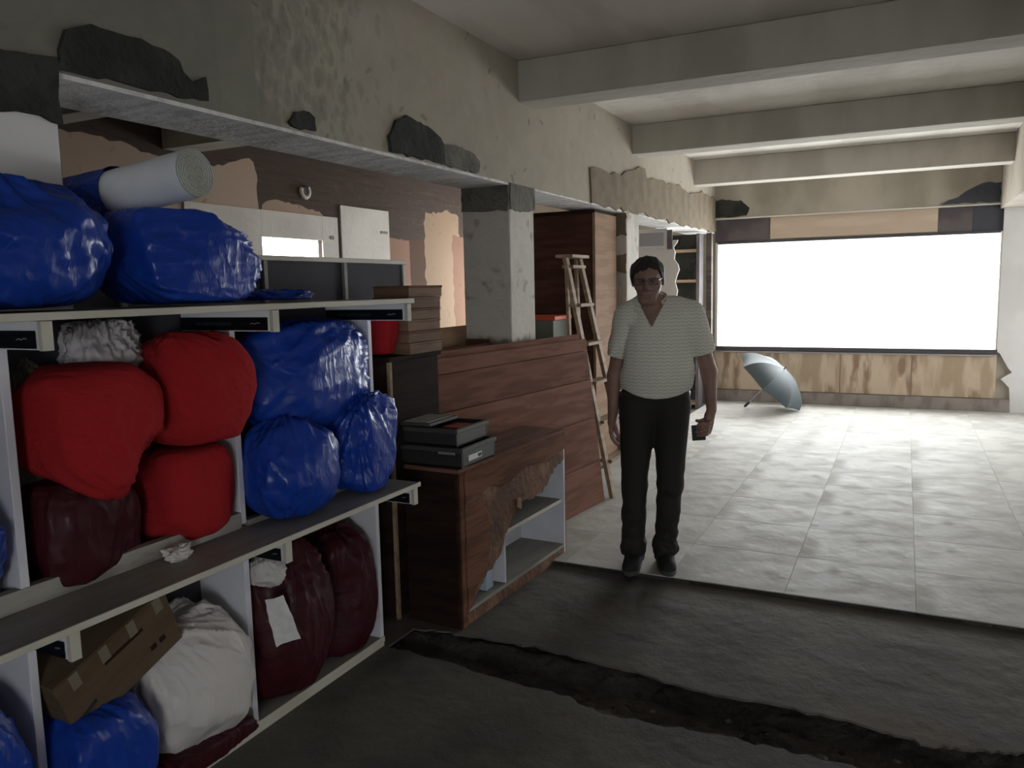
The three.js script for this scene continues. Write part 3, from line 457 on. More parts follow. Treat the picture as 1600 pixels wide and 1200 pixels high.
// lower tier
{ // carton
  const t = thing('cardboard_box', 'tilted brown cardboard box on the sacks in the lower bay', 'box', [-2.14, .515, -1.47]);
  t.rotation.set(.38, .0, -.10);
  const w = .24, h = .20, d = .40, th = .005;
  mesh('body', setUV(new RoundedBoxGeometry(w, h, d, 1, .004)), M.cardboard, t);
  for (const s of [-1, 1]) { const m = mesh('flap', setUV(new RoundedBoxGeometry(w / 2 - .002, .004, d, 1, .0015)), M.cardboard, t); m.position.set(s * w / 4, h / 2 + .003, 0); }
  for (const zz of [-.16, -.06, .04, .14]) { const m = mesh('tape', setUV(new RoundedBoxGeometry(.002, .05, .03, 1, .0008)), M.tape, t); m.position.set(w / 2 + .001, h / 2 - .025, zz); }
  const hh = mesh('hand_slot', setUV(new RoundedBoxGeometry(.003, .012, .06, 1, .001)), M.blackPlastic, t); hh.position.set(w / 2, -.04, .14); hh.rotation.x = .25;
  const pr = mesh('print', setUV(new RoundedBoxGeometry(.0012, .012, .14, 1, .0005)), M.darkWood, t); pr.position.set(w / 2 + .0008, .045, -.02);
  for (const zz of [-.10, -.135]) { const m = mesh('print', setUV(new RoundedBoxGeometry(.0012, .018, .022, 1, .0005)), M.darkWood, t); m.position.set(w / 2 + .0008, -.04, zz); }
}
bag('plastic_sack', 'bulky white sack in the lower bay beside the cardboard box', [-2.18, .275, -1.80], [.24, .245, .22], M.whitePlastic, { seed: 41, fold: .05, ff: 2.6, lump: .06, k: 2.3, facets: 7, axis: [.2, 1, .7], even: .35, clip: [-2.275, -1.93, .065, .60, -1.994, -1.56] });
bag('plastic_sack', 'dark blue sack under the cardboard box in the lower bay', [-2.16, .22, -1.38], [.26, .20, .19], M.bluePlastic, { seed: 43, fold: .04, lump: .08, clip: [-2.275, -1.94, .0215, .42, -1.60, -1.255] });
bag('plastic_sack', 'flat maroon sack squeezed below the bulky white sack', [-2.14, .07, -1.79], [.24, .06, .19], M.maroonPlastic, { seed: 45, fold: .1, clip: [-2.275, -1.985, .0215, .11, -1.99, -1.60] });
bag('plastic_sack', 'blue sack in the lowest bay left of the first panel', [-2.16, .30, -.98], [.26, .26, .22], M.bluePlastic, { seed: 47, fold: .05, clip: [-2.275, -1.95, .0215, .72, -1.222, -.5] });
bag('plastic_sack', 'tall dark maroon sack with white print in the lower second bay', [-2.20, .33, -2.25], [.23, .33, .21], M.maroonPlastic, { seed: 49, fold: .05, ff: 2.2, lump: .08, facets: 9, flat: .82, axis: [.1, 1, -.4], clip: [-2.275, -1.97, .0215, .69, -2.48, -2.03] }, 'maroon sacks in the lower second bay');
bag('plastic_sack', 'dark maroon sack leaning on the end panel in the lower second bay', [-2.22, .27, -2.62], [.22, .29, .17], M.maroonPlastic, { seed: 52, fold: .05, ff: 2.2, lump: .09, facets: 9, flat: .82, clip: [-2.275, -1.99, .0215, .62, -2.774, -2.46] }, 'maroon sacks in the lower second bay');
bag('plastic_sack', 'small pale bag hanging at the top of the lower second bay', [-2.06, .56, -2.10], [.07, .055, .06], M.whitePlastic, { seed: 54, fold: .12, ff: 4, seg: 48, clip: [-2.2, -1.97, .48, .66, -2.2, -2.03] });
{ const t = thing('paper_sheet', 'white folded paper stuck on the tall maroon sack', 'paper', [-1.972, .30, -2.075]);
  const g = new THREE.PlaneGeometry(.10, .19, 14, 18); const p = g.attributes.position; for (let i = 0; i < p.count; i++) { const x = p.getX(i), y = p.getY(i); p.setX(i, x * (.8 - y * 1.6) - y * .28); p.setZ(i, .012 * Math.sin(x * 30 + y * 9) + .006 * nz3(x * 30, y * 30, 1)); }
  const g2 = g.clone(); g2.translate(0, 0, -.002); const gg = merge([g, g2]); gg.computeVertexNormals(); gg.rotateY(Math.PI / 2 - .15); gg.translate(0, .1, 0); const m = mesh('sheet', gg, M.paperWhite, t); m.material.side = THREE.DoubleSide; }

// ---------------------------------------------------------------- behind the shelving: dark cabinet, red sack, flat cartons
const dc = thing('dark_cabinet', 'dark brown cabinet standing between the shelving and the plywood boards', 'cabinet', [-2.33, G, -3.3]);
part(dc, 'body', bx(-2.49, -2.17, G, 1.235, -3.07, -3.52, .004), M.darkWood);
part(dc, 'top', bx(-2.495, -2.155, 1.235, 1.258, -3.06, -3.53, .003), M.darkWood);
part(dc, 'corner_strip', bx(-2.172, -2.155, G, 1.235, -3.062, -3.085, .003), M.ladderWood);
bag('cloth_sack', 'dark red sack on the dark cabinet at the end of the shelving', [-2.30, 1.36, -3.14], [.16, .12, .07], M.redCloth, { seed: 61, fold: .05, seg: 60, clip: [-2.48, -2.165, 1.26, 1.49, -3.205, -3.07] });
{ const R = mulberry(4), labels = ['topmost', 'second', 'third', 'fourth', 'fifth', 'lowest'];
  for (let i = 0; i < 6; i++) { const y1 = 1.592 - i * .0555, j = (R() - .5) * .014;
    const t = thing('flat_carton', labels[i] + ' flat brown carton in the stack on the dark cabinet', 'box', [-2.24, y1 - .055, -3.37], 'flat cartons in a stack');
    part(t, 'tray', bx(-2.34 + j, -2.135 + j * .7, y1 - .055, y1 - .011, -3.21, -3.51 - j, .003), M.cartonBrown);
    part(t, 'lid', bx(-2.342 + j, -2.132 + j * .7, y1 - .0115, y1 - .0004, -3.208, -3.513 - j, .003), i % 2 ? M.cartonBrown : M.redPly); } }

// leaning plywood boards (turned a little and tilted back)
function leaning(name, label, group, planks, at, yaw, tilt, mat2) {
  const t = thing(name, label, 'board', at, group); t.rotation.order = 'YXZ'; t.rotation.set(0, yaw, tilt);
  for (const [y0, y1, z0, z1, m] of planks) mesh('plank', bx(0, .018, y0, y1, z0, z1, .003), m, t);
  return t;
}
// local z runs from the near end (0) to the far end (-2.0)
const yaw1 = -.117, tilt1 = .12;
const PL = [[0, .30, M.redPly], [.303, .62, M.redPly2], [.623, .90, M.redPly], [.903, 1.11, M.redPly2], [1.113, 1.20, M.redPly]];
leaning('plank_board', 'front reddish brown plank board leaning behind the torn cabinet', 'leaning plank boards', PL.map(([a, b, m]) => [a, b, -.02, -1.84, m]), [-2.165, 0.0, -3.58], yaw1, tilt1);
leaning('plank_board', 'middle leaning plank board, a little higher than the front one', 'leaning plank boards', [[0, .6, -.0, -1.82, M.redPly2], [.603, 1.235, 0, -1.82, M.redPly]], [-2.20, 0.0, -3.57], yaw1, tilt1);
{ const t = thing('wooden_crate', 'long open wooden crate behind the leaning plank boards', 'crate', [-2.42, G, -4.15]);
  const z0 = -3.80, z1 = -4.6, x0 = -2.62, x1 = -2.415, yt = 1.33;
  part(t, 'base', bx(x0, x1, G, .05, z0, z1, .003), M.redPly2);
  part(t, 'side', bx(x1 - .015, x1, .05, 1.22, z0, z1, .003), M.redPly2);
  part(t, 'side', bx(x0, x0 + .015, .05, yt, z0, z1, .003), M.paleWood);
  part(t, 'end', bx(x0 + .015, x1 - .015, .05, 1.24, z0, z0 - .015, .003), M.ladderWood);
  part(t, 'end', bx(x0 + .015, x1 - .015, .05, 1.24, z1 + .015, z1, .003), M.redPly2);
  part(t, 'tray', bx(x0 + .015, x1 - .015, 1.10, 1.115, z0 - .015, z1 + .015), M.redPly2);
  const o = thing('orange_cloth', 'small orange-red cloth lying in the open wooden crate', 'cloth', [-2.5, 1.115, -3.92]);
  part(o, 'cloth', bagGeo([-2.5, 1.165, -3.92], [.07, .05, .09], { seed: 71, fold: .15, lump: .2, seg: 40, clip: [-2.6, -2.43, 1.115, 1.26, -4.05, -3.82] }), M.orangeRed);
}
{ const t = thing('painted_stick', 'short white painted slat leaning on the pink wall above the crate', 'stick', [-2.56, 1.33, -4.12]);
  part(t, 'slat', bar([-2.585, 1.331, -4.06], [-2.61, 1.50, -4.07], .035, .014, .002), M.whiteBoard);
  part(t, 'backing', bar([-2.615, 1.331, -4.02], [-2.63, 1.49, -4.03], .07, .014, .002), M.darkWood); }

// low torn cabinet
const LC = thing('low_cabinet', 'low brown cabinet with torn open veneer front and white inside', 'cabinet', [-1.816, G, -3.084]);
LC.rotation.y = -.0445;
{ // local: x from 0 (front) to -D, z from 0 to -W
  const D = .30, W = 1.163, H = .769, th = .018, add = (n, g, m, p) => mesh(n, g, m, p || LC);
  add('side', bx(-D, 0, 0, H - th, 0, -th, .002), M.darkWood);
  add('side', bx(-D, -.002, 0, H - th, -W + th, -W, .002), M.laminate);
  add('side_veneer', bx(-D, 0, 0, H - th, -W, -W - .003, .001), M.veneer);
  add('top', bx(-D, .004, H - th, H, .003, -W - .004, .002), M.redPly2);
  add('bottom', bx(-D, -.002, .06, .078, -th, -W + th, .002), M.greyBoard);
  add('plinth', bx(-.02, -.004, 0, .06, -th, -W + th, .002), M.tornPly);
  add('back', bx(-D, -D + .006, .078, H - th, -th, -W + th), M.laminate);
  const s = add('shelf', bx(-D + .006, -.02, .335, .35, -th, -W + th, .002), M.greyBoard); add('edge_strip', bx(-.02, -.014, .333, .352, -th, -W + th, .001), M.creamEdge, s);
  add('upright', bx(-D + .006, -.012, .078, .335, -.44, -.455, .002), M.laminate);
  add('front_stile', bx(-.018, 0, .0, H - th, -.0, -.055, .002), M.veneer);
  // torn veneer front: ragged lower right
  const pts = [[-.055, H - th], [-W + .01, H - th]];
  const rag = [[-W + .01, .60], [-1.09, .575], [-1.017, .562], [-.94, .50], [-.866, .456], [-.76, .448], [-.652, .465], [-.59, .45], [-.549, .428], [-.49, .39], [-.436, .34], [-.399, .267], [-.31, .215], [-.234, .187], [-.19, .16], [-.141, .12], [-.085, .065], [-.055, .03]];
  const R = mulberry(6), rr = []; rag.forEach((p, i) => { rr.push(p); const q = rag[i + 1]; if (q) for (let j = 1; j < 4; j++) rr.push([mix(p[0], q[0], j / 4) + (R() - .5) * .02, mix(p[1], q[1], j / 4) + (R() - .5) * .022]); });
  add('torn_front', patchX([...pts, ...rr], -.012, .008), M.tornPly);
  add('torn_front', patchX(jag([[-.055, H - th], [-W + .01, H - th], [-W + .01, .66], [-.95, .62], [-.7, .655], [-.42, .60], [-.3, .64], [-.055, .60]], .014, .03, 12), -.001, .004), M.veneer);
  add('torn_front', patchX(jag([[-.055, .60], [-.22, .58], [-.27, .45], [-.25, .25], [-.13, .16], [-.055, .06]], .012, .03, 13), -.002, .004), M.veneer);
  add('splinter', patchX(jag([[-.56, .50], [-.61, .49], [-.60, .44], [-.56, .45]], .01, .02, 14), -.001, .006), M.paleWood);
}
{ const t = thing('small_carton', 'small pale blue and white packet inside the torn low cabinet', 'packet', [-1.86, .055, -3.42]);
  part(t, 'packet', bx(-1.90, -1.84, .055, .155, -3.38, -3.455, .004), std('packetBlue', { color: lin(.42, .50, .60), roughness: .5 }));
  part(t, 'cap', bx(-1.885, -1.855, .155, .18, -3.40, -3.435, .006), M.paperWhite); }
// black crates on the low cabinet
function tray(label, x0, x1, y0, y1, z0, z1, lab) {
  const t = thing('black_case', label, 'case', [(x0 + x1) / 2, y0, (z0 + z1) / 2], 'black cases on the low cabinet'), w = .012;
  part(t, 'floor', bx(x0, x1, y0, y0 + .01, z0, z1, .002), M.blackPlastic);
  part(t, 'wall', bx(x0, x1, y0, y1, z0, z0 - w, .003), M.blackPlastic); part(t, 'wall', bx(x0, x1, y0, y1, z1 + w, z1, .003), M.blackPlastic);
  part(t, 'wall', bx(x1 - w, x1, y0, y1, z0 - w, z1 + w, .003), M.blackGrey); part(t, 'wall', bx(x0, x0 + w, y0, y1, z0 - w, z1 + w, .003), M.blackPlastic);
  part(t, 'rim', bx(x1 - .006, x1 + .008, y1 - .022, y1 - .002, z0 + .006, z1 - .006, .003), M.blackGrey);
  part(t, 'rim', bx(x0, x1, y1 - .022, y1 - .002, z0 + .008, z0 - .004, .003), M.blackGrey);
  if (lab) { const s = part(t, 'label', bx(x1 + .001, x1 + .003, y0 + .025, y0 + .052, z0 - .06, z0 - .19, .001), M.paperWhite); part(s, 'stripe', bx(x1 + .003, x1 + .004, y0 + .03, y0 + .046, z0 - .15, z0 - .185, .0005), M.navyPaint); part(t, 'latch', bx(x1 - .12, x1 - .03, y1 - .03, y1 - .018, z0 + .008, z0 + .012, .002), M.frameRail); }
  return t;
}
tray('lower black plastic case with white label on the low cabinet', -2.13, -1.80, .747, .842, -3.10, -3.43, true);
tray('upper open black plastic case stacked on the labelled one', -2.12, -1.83, .844, .928, -3.11, -3.41, false);
{ const t = thing('dark_folder', 'dark folder with grey cover lying on the black cases', 'folder', [-2.1, .93, -3.2]);
  part(t, 'cover', bx(-2.145, -1.98, .93, .945, -3.12, -3.38, .003), M.blackGrey); part(t, 'sheet', bx(-2.135, -2.0, .945, .949, -3.14, -3.36, .001), M.greyBoard);
  const r = thing('red_booklet', 'red printed booklet lying in the upper black case', 'booklet', [-1.92, .856, -3.3]);
  part(r, 'cover', bx(-1.99, -1.86, .905, .912, -3.24, -3.38, .002), M.redPrint); part(r, 'pages', bx(-1.985, -1.865, .856, .905, -3.245, -3.375, .002), M.blackGrey); }

// ---------------------------------------------------------------- ladder
{ const t = thing('wooden_stepladder', 'old wooden stepladder leaning by the wardrobe', 'ladder', [-1.92, 0, -5.7]);
  const za = -5.50, zb = -5.92, foot = [-1.905, 0], head = [-2.285, 1.79], at = (y) => mix(foot[0], head[0], y / head[1]);
  for (const [z, zt] of [[za, za - .06], [zb, zb + .08]]) part(t, 'rail', bar([foot[0], .004, z], [head[0], head[1], zt], .03, .062), M.ladderWood);
  for (let i = 0; i < 6; i++) { const y = .29 * (i + 1) - .02, f = y / 1.79; part(t, 'rung', bx(at(y) - .05, at(y) + .045, y - .012, y + .012, mix(za, za - .06, f) - .012, mix(zb, zb + .08, f) + .012, .003), M.ladderWood); }
  part(t, 'top_step', bx(head[0] - .07, head[0] + .07, 1.785, 1.81, za - .03, zb + .04, .004), M.ladderWood);
  for (const z of [za - .10, zb + .12]) part(t, 'rear_leg', bar([-2.24, .004, z], [head[0] - .01, 1.78, z], .022, .045), M.ladderWood);
  for (const y of [.45, 1.05]) part(t, 'rear_brace', bx(-2.262, -2.24, y, y + .045, za - .10, zb + .12, .003), M.ladderWood);
}
// wardrobe with its pale side, in the second bay
{ const t = thing('wardrobe', 'tall brown wardrobe with a pale wooden side panel behind the stepladder', 'wardrobe', [-2.9, G, -6.7]);
  part(t, 'carcass', bx(-3.6, -2.40, G, 2.19, -6.46, -6.99, .004), M.wardrobeWood);
  part(t, 'side_panel', bx(-2.40, -2.375, G, 2.2, -6.445, -7.0, .003), M.paleWood);
  part(t, 'back_board', bx(-3.59, -2.41, .02, 2.18, -6.448, -6.459, .002), M.wardrobeWood);
  part(t, 'cornice', bx(-3.6, -2.375, 2.19, 2.215, -6.44, -7.0, .003), M.darkWood); }
{ const t = thing('storage_box', 'grey green box with an orange red lid beside the wardrobe', 'box', [-2.78, G, -6.1]);
  part(t, 'body', bx(-3.05, -2.56, G, 1.30, -5.95, -6.30, .006), std('greyGreen', { color: lin(.16, .17, .145), roughness: .7 }));
  part(t, 'lid', bx(-3.07, -2.54, 1.30, 1.335, -5.94, -6.31, .006), M.orangeRed); 
  part(t, 'front_band', bx(-3.05, -2.72, 1.1, 1.30, -5.945, -5.952, .002), M.redPrint); }
// third bay: white partition with a hatch, bookcase, timber
{ const t = thing('white_partition', 'white partition with a grey hatch behind the man', 'partition', [-2.9, G, -9.2]);
  const rim = [[-2.42, 0], [-2.40, .25], [-2.43, .4], [-2.39, .7], [-2.42, .95], [-2.38, 1.2], [-2.40, 1.36], [-2.38, 1.5], [-2.41, 1.6], [-2.385, 1.68], [-2.36, 1.74], [-2.375, 1.8], [-2.42, 1.86], [-2.41, 1.94], [-2.43, 2.0], [-2.39, 2.05], [-2.38, 2.08], [-2.50, 2.08]];
  part(t, 'board', patchZ([[-3.6, 0], ...rim, [-2.505, 2.22], [-3.6, 2.22]], -9.22, .02), M.whiteBoard);
  part(t, 'hatch', bx(-2.83, -2.54, 2.02, 2.175, -9.195, -9.185, .002), std('hatchGrey', { color: lin(.36, .34, .34), roughness: .6 }));
  part(t, 'hatch_sill', bx(-2.84, -2.55, 2.005, 2.02, -9.195, -9.17, .002), M.whiteWall);
  part(t, 'trim', bx(-2.50, -2.44, 1.98, 2.2, -9.198, -9.18, .002), M.plumPaint); }
{ const t = thing('bookcase', 'dark bookcase with pale shelf edges at the far end of the wall', 'bookcase', [-2.55, G, -10.2]);
  part(t, 'back', bx(-3.0, -2.36, G, 2.2, -10.28, -10.30), M.blackMortar);
  part(t, 'side', bx(-2.37, -2.33, G, 2.2, -10.08, -10.3, .003), M.plumPaint); part(t, 'side', bx(-3.02, -3.0, G, 2.2, -10.08, -10.3, .003), M.darkWood);
  for (const y of [.05, .44, .83, 1.22, 1.61, 1.99]) part(t, 'shelf', bx(-3.0, -2.37, y - .02, y + .018, -10.08, -10.28, .003), M.ladderWood); }
{ const t = thing('timber_post', 'dark weathered timber post at the corner beside the far opening', 'post', [-2.28, 0, -10.45]);
  part(t, 'post', bar([-2.27, 0, -10.42], [-2.285, 2.22, -10.44], .07, .07), std('weathered', { map: woodTex([.10, .08, .07], [.17, .14, .12], 95), roughness: .85 })); }

// ---------------------------------------------------------------- umbrella
{ const C = new THREE.Vector3(-1.46, .345, -10.12), ax = new THREE.Vector3(.69, .72, .06).normalize();
  const t = thing('open_umbrella', 'open grey umbrella lying tilted on the tiles under the far opening', 'umbrella', [-1.46, 0, -10.12]);
  const q = new THREE.Quaternion().setFromUnitVectors(new THREE.Vector3(0, 1, 0), ax), Rm = .485, Hm = .24;
  const cloth = std('umbrellaCloth', { color: lin(.08, .10, .11), roughness: .65, side: THREE.DoubleSide });
  const fin = g => { g.applyQuaternion(q); g.translate(C.x, C.y, C.z); return g; };
  const prof = (u) => [Math.sin(u * Math.PI / 2 * .93) / Math.sin(Math.PI / 2 * .93), (Math.cos(u * Math.PI / 2 * .93) - Math.cos(Math.PI / 2 * .93)) / (1 - Math.cos(Math.PI / 2 * .93))];
  for (let s = 0; s < 8; s++) { const pos = [], idx = [], uv = [], NU = 14, NV = 10;
    for (let i = 0; i <= NU; i++) for (let j = 0; j <= NV; j++) { const u = i / NU, v = j / NV, a = (s + v) * Math.PI / 4, flat = Math.cos(Math.PI / 8) / Math.cos((v - .5) * Math.PI / 4), [r, h] = prof(u); const rr = r * Rm * mix(flat, 1, .15) * (1 - .05 * u * u * Math.sin(Math.PI * v)); pos.push(Math.cos(a) * rr, h * Hm - .012 * Math.sin(Math.PI * v) * u * (1 - u) * 2, Math.sin(a) * rr); uv.push(v, u); }
    for (let i = 0; i < NU; i++) for (let j = 0; j < NV; j++) { const k = i * (NV + 1) + j; idx.push(k, k + 1, k + NV + 1, k + 1, k + NV + 2, k + NV + 1); }
    const g = new THREE.BufferGeometry(); g.setAttribute('position', new THREE.Float32BufferAttribute(pos, 3)); g.setAttribute('uv', new THREE.Float32BufferAttribute(uv, 2)); g.setIndex(idx); g.computeVertexNormals();
    part(t, 'canopy_panel', fin(g), cloth);
    const pts = []; for (let i = 0; i <= 10; i++) { const [r, h] = prof(i / 10), a = s * Math.PI / 4; pts.push(new THREE.Vector3(Math.cos(a) * r * Rm * .99, h * Hm - .006, Math.sin(a) * r * Rm * .99)); }
    part(t, 'rib', fin(new THREE.TubeGeometry(new THREE.CatmullRomCurve3(pts), 12, .003, 5)), M.frameRail);
  }
  part(t, 'shaft', fin(new THREE.CylinderGeometry(.006, .006, .62, 10).translate(0, -.07, 0)), M.frameRail);
  part(t, 'tip', fin(new THREE.CylinderGeometry(.004, .009, .04, 10).translate(0, Hm + .02, 0)), M.blackPlastic);
  part(t, 'handle', fin(new THREE.CapsuleGeometry(.017, .06, 4, 12).translate(0, -.40, 0)), M.blackPlastic);
}

// ---------------------------------------------------------------- the man
function surfaceNet(f, lo, hi, cell) {
  const n = [0, 1, 2].map(k => Math.ceil((hi[k] - lo[k]) / cell) + 1), [nx, ny, nz] = n, F = new Float32Array(nx * ny * nz), id = (i, j, k) => i + nx * (j + ny * k);
  for (let k = 0; k < nz; k++) for (let j = 0; j < ny; j++) for (let i = 0; i < nx; i++) F[id(i, j, k)] = f(lo[0] + i * cell, lo[1] + j * cell, lo[2] + k * cell);
  const vid = new Int32Array(nx * ny * nz).fill(-1), pos = [], idx = [];
  for (let k = 0; k < nz - 1; k++) for (let j = 0; j < ny - 1; j++) for (let i = 0; i < nx - 1; i++) {
    let cnt = 0, X = 0, Y = 0, Z = 0; const c = [];
    for (let b = 0; b < 8; b++) c.push(F[id(i + (b & 1), j + (b >> 1 & 1), k + (b >> 2))]);
    for (let a = 0; a < 8; a++) for (const bit of [1, 2, 4]) { const b = a | bit; if (b === a) continue; if ((c[a] < 0) !== (c[b] < 0)) { const t = c[a] / (c[a] - c[b]); X += (a & 1) + (bit === 1 ? t : 0); Y += (a >> 1 & 1) + (bit === 2 ? t : 0); Z += (a >> 2) + (bit === 4 ? t : 0); cnt++; } }
    if (cnt) { vid[id(i, j, k)] = pos.length / 3; pos.push(lo[0] + (i + X / cnt) * cell, lo[1] + (j + Y / cnt) * cell, lo[2] + (k + Z / cnt) * cell); }
  }
  const quad = (a, b, c, d, flip) => { if (a < 0 || b < 0 || c < 0 || d < 0) return; flip ? idx.push(a, c, b, a, d, c) : idx.push(a, b, c, a, c, d); };
  for (let k = 1; k < nz - 1; k++) for (let j = 1; j < ny - 1; j++) for (let i = 1; i < nx - 1; i++) {
    const a = F[id(i, j, k)] < 0;
    if (a !== F[id(i + 1, j, k)] < 0) quad(vid[id(i, j - 1, k - 1)], vid[id(i, j, k - 1)], vid[id(i, j, k)], vid[id(i, j - 1, k)], !a);
    if (a !== F[id(i, j + 1, k)] < 0) quad(vid[id(i - 1, j, k - 1)], vid[id(i - 1, j, k)], vid[id(i, j, k)], vid[id(i, j, k - 1)], !a);
    if (a !== F[id(i, j, k + 1)] < 0) quad(vid[id(i - 1, j - 1, k)], vid[id(i, j - 1, k)], vid[id(i, j, k)], vid[id(i - 1, j, k)], !a);
  }
  const e = cell * .5, nor = [], uv = [];
  for (let i = 0; i < pos.length; i += 3) { const x = pos[i], y = pos[i + 1], z = pos[i + 2]; let gx = f(x + e, y, z) - f(x - e, y, z), gy = f(x, y + e, z) - f(x, y - e, z), gz = f(x, y, z + e) - f(x, y, z - e); const l = Math.hypot(gx, gy, gz) || 1; nor.push(gx / l, gy / l, gz / l); uv.push(x, y); }
  const g = new THREE.BufferGeometry(); g.setAttribute('position', new THREE.Float32BufferAttribute(pos, 3)); g.setAttribute('normal', new THREE.Float32BufferAttribute(nor, 3)); g.setAttribute('uv', new THREE.Float32BufferAttribute(uv, 2)); g.setIndex(idx); return g;
}
const cap = (x, y, z, a, b, ra, rb) => { const bx_ = b[0] - a[0], by = b[1] - a[1], bz = b[2] - a[2], px = x - a[0], py = y - a[1], pz_ = z - a[2], t = clamp((px * bx_ + py * by + pz_ * bz) / (bx_ * bx_ + by * by + bz * bz), 0, 1); return Math.hypot(px - bx_ * t, py - by * t, pz_ - bz * t) - mix(ra, rb, t); };
const smin = (a, b, k) => { const h = Math.max(k - Math.abs(a - b), 0) / k; return Math.min(a, b) - h * h * k * .25; };
const ell = (x, y, z, c, r) => { const X = (x - c[0]) / r[0], Y = (y - c[1]) / r[1], Z = (z - c[2]) / r[2], k0 = Math.hypot(X, Y, Z), k1 = Math.hypot(X / r[0], Y / r[1], Z / r[2]); return k0 < 1e-6 ? -Math.min(...r) : k0 * (k0 - 1) / k1; };
const man = thing('person', 'man in pale patterned short-sleeved shirt and dark trousers walking, phone in hand', 'person', [-1.248, 0, -4.20]);
man.rotation.y = .29; man.scale.setScalar(1.022);
{
  const shR = [.232, 1.375, 0], elR = [.320, 1.07, -.03], wrR = [.330, .880, .05];
  const shL = [-.112, 1.372, 0], elL = [-.176, 1.05, -.045], wrL = [-.190, .83, -.02];
  const hipL = [-.055, .90, 0], knL = [-.073, .455, .03], anL = [-.078, .085, .005];
  const hipR = [.125, .90, 0], knR = [.118, .46, .02], anR = [.093, .085, -.015];
  const torso = (x, y, z) => { const Z = z * 1.42; let d = cap(x, y, Z, [.035, .97, .0], [.05, 1.12, .025], .155, .158); d = smin(d, cap(x, y, Z, [.05, 1.12, .025], [.06, 1.29, .01], .158, .160), .08); d = smin(d, cap(x, y, Z, [.085, 1.43, -.02], [.205, 1.388, -.012], .045, .052), .09); d = smin(d, cap(x, y, Z, [-.025, 1.43, -.02], [-.09, 1.380, -.012], .045, .052), .09); return d / 1.2; };
  const neckB = [.03, 1.38, -.005], neckT = [.004, 1.50, .025];
  const bodyF = (x, y, z) => {
    let d = torso(x, y, z) + .012 + .06 * sstep(1.02, .94, y);
    d = smin(d, cap(x, y, z, neckB, neckT, .062, .054), .05);
    for (const [s, e, w] of [[shR, elR, wrR], [shL, elL, wrL]]) { d = smin(d, cap(x, y, z, s, e, .052, .042), .04); d = smin(d, cap(x, y, z, e, w, .043, .027), .02); }
    for (const [h, k, a] of [[hipL, knL, anL], [hipR, knR, anR]]) { d = smin(d, cap(x, y, z, h, k, .075, .05), .04); d = smin(d, cap(x, y, z, k, a, .05, .035), .02); }
    return d;
  };
  const skin = std('skin', { map: rep(mottle(256, [.235, .135, .105], [.275, .16, .125], { freq: 8, seed: 101 }), .3), roughness: .55 });
  // head, in its own frame, nodding forward and turned a little
  const HP = new THREE.Vector3(.004, 1.475, .02), HQ = new THREE.Quaternion().setFromEuler(new THREE.Euler(.16, -.06, .04));
  const headF = (x, y, z) => {
    let d = ell(x, y, z, [0, .115, .0], [.076, .088, .094]);
    d = smin(d, ell(x, y, z, [0, .05, .032], [.058, .078, .062]), .04);
    d = smin(d, cap(x, y, z, [-.022, -.012, .066], [.022, -.012, .066], .022, .022), .03);
    d = smin(d, cap(x, y, z, [-.036, .118, .078], [.036, .118, .078], .012, .012), .02);
    d = smin(d, cap(x, y, z, [-.048, .068, .058], [-.03, .06, .066], .018, .018), .02); d = smin(d, cap(x, y, z, [.048, .068, .058], [.03, .06, .066], .018, .018), .02);
    d = smin(d, cap(x, y, z, [0, .105, .090], [0, .066, .112], .008, .0145), .012);
    d = smin(d, cap(x, y, z, [-.012, .060, .097], [.012, .060, .097], .009, .009), .01);
    for (const s of [-1, 1]) { d = Math.max(d, -ell(x, y, z, [s * .031, .098, .098], [.017, .010, .016])); d = smin(d, ell(x, y, z, [s * .079, .088, .0], [.009, .032, .019]), .008); }
    d = smin(d, cap(x, y, z, [-.020, .030, .088], [.020, .030, .088], .0075, .0075), .006); d = smin(d, cap(x, y, z, [-.016, .017, .087], [.016, .017, .087], .008, .008), .006);
    d = Math.max(d, -cap(x, y, z, [-.024, .0235, .098], [.024, .0235, .098], .0035, .0035));
    d = smin(d, cap(x, y, z, [0, .06, -.02], [0, -.07, -.02], .056, .056), .03);
    return d;
  };
  const headG = surfaceNet(headF, [-.11, -.1, -.12], [.11, .24, .15], .004); headG.applyQuaternion(HQ); headG.translate(HP.x, HP.y, HP.z);
  // hands
  const chain = (x, y, z, pts, r0, r1) => { let d = 9; for (let i = 0; i < pts.length - 1; i++) d = Math.min(d, cap(x, y, z, pts[i], pts[i + 1], mix(r0, r1, i / (pts.length - 1)), mix(r0, r1, (i + 1) / (pts.length - 1)))); return d; };
  // his left hand (right in the picture): knuckles outward, fingers wrapped round the front of the phone
  const handR = (x, y, z) => {
    let d = cap(x, y, z, wrR, [.318, .845, .062], .026, .026);
    for (let i = 0; i < 4; i++) d = smin(d, cap(x, y, z, [.318, .848, .05 + i * .004], [.325 - i * .004, .822 - i * .019, .075 - i * .001], .019, .0145), .012);
    for (let i = 0; i < 4; i++) { const y0 = .822 - i * .019, L = [.9, 1, .95, .75][i]; d = smin(d, chain(x, y, z, [[.325 - i * .004, y0, .075], [.312 - i * .003, y0 - .006, .104], [.312 - .034 * L - i * .003, y0 - .012, .107], [.303 - .048 * L - i * .003, y0 - .015, .096]], .0105, .0085), .004); }
    d = smin(d, chain(x, y, z, [[.310, .838, .045], [.292, .822, .040], [.268, .818, .052], [.254, .822, .056]], .0135, .009), .006);
    return d;
  };
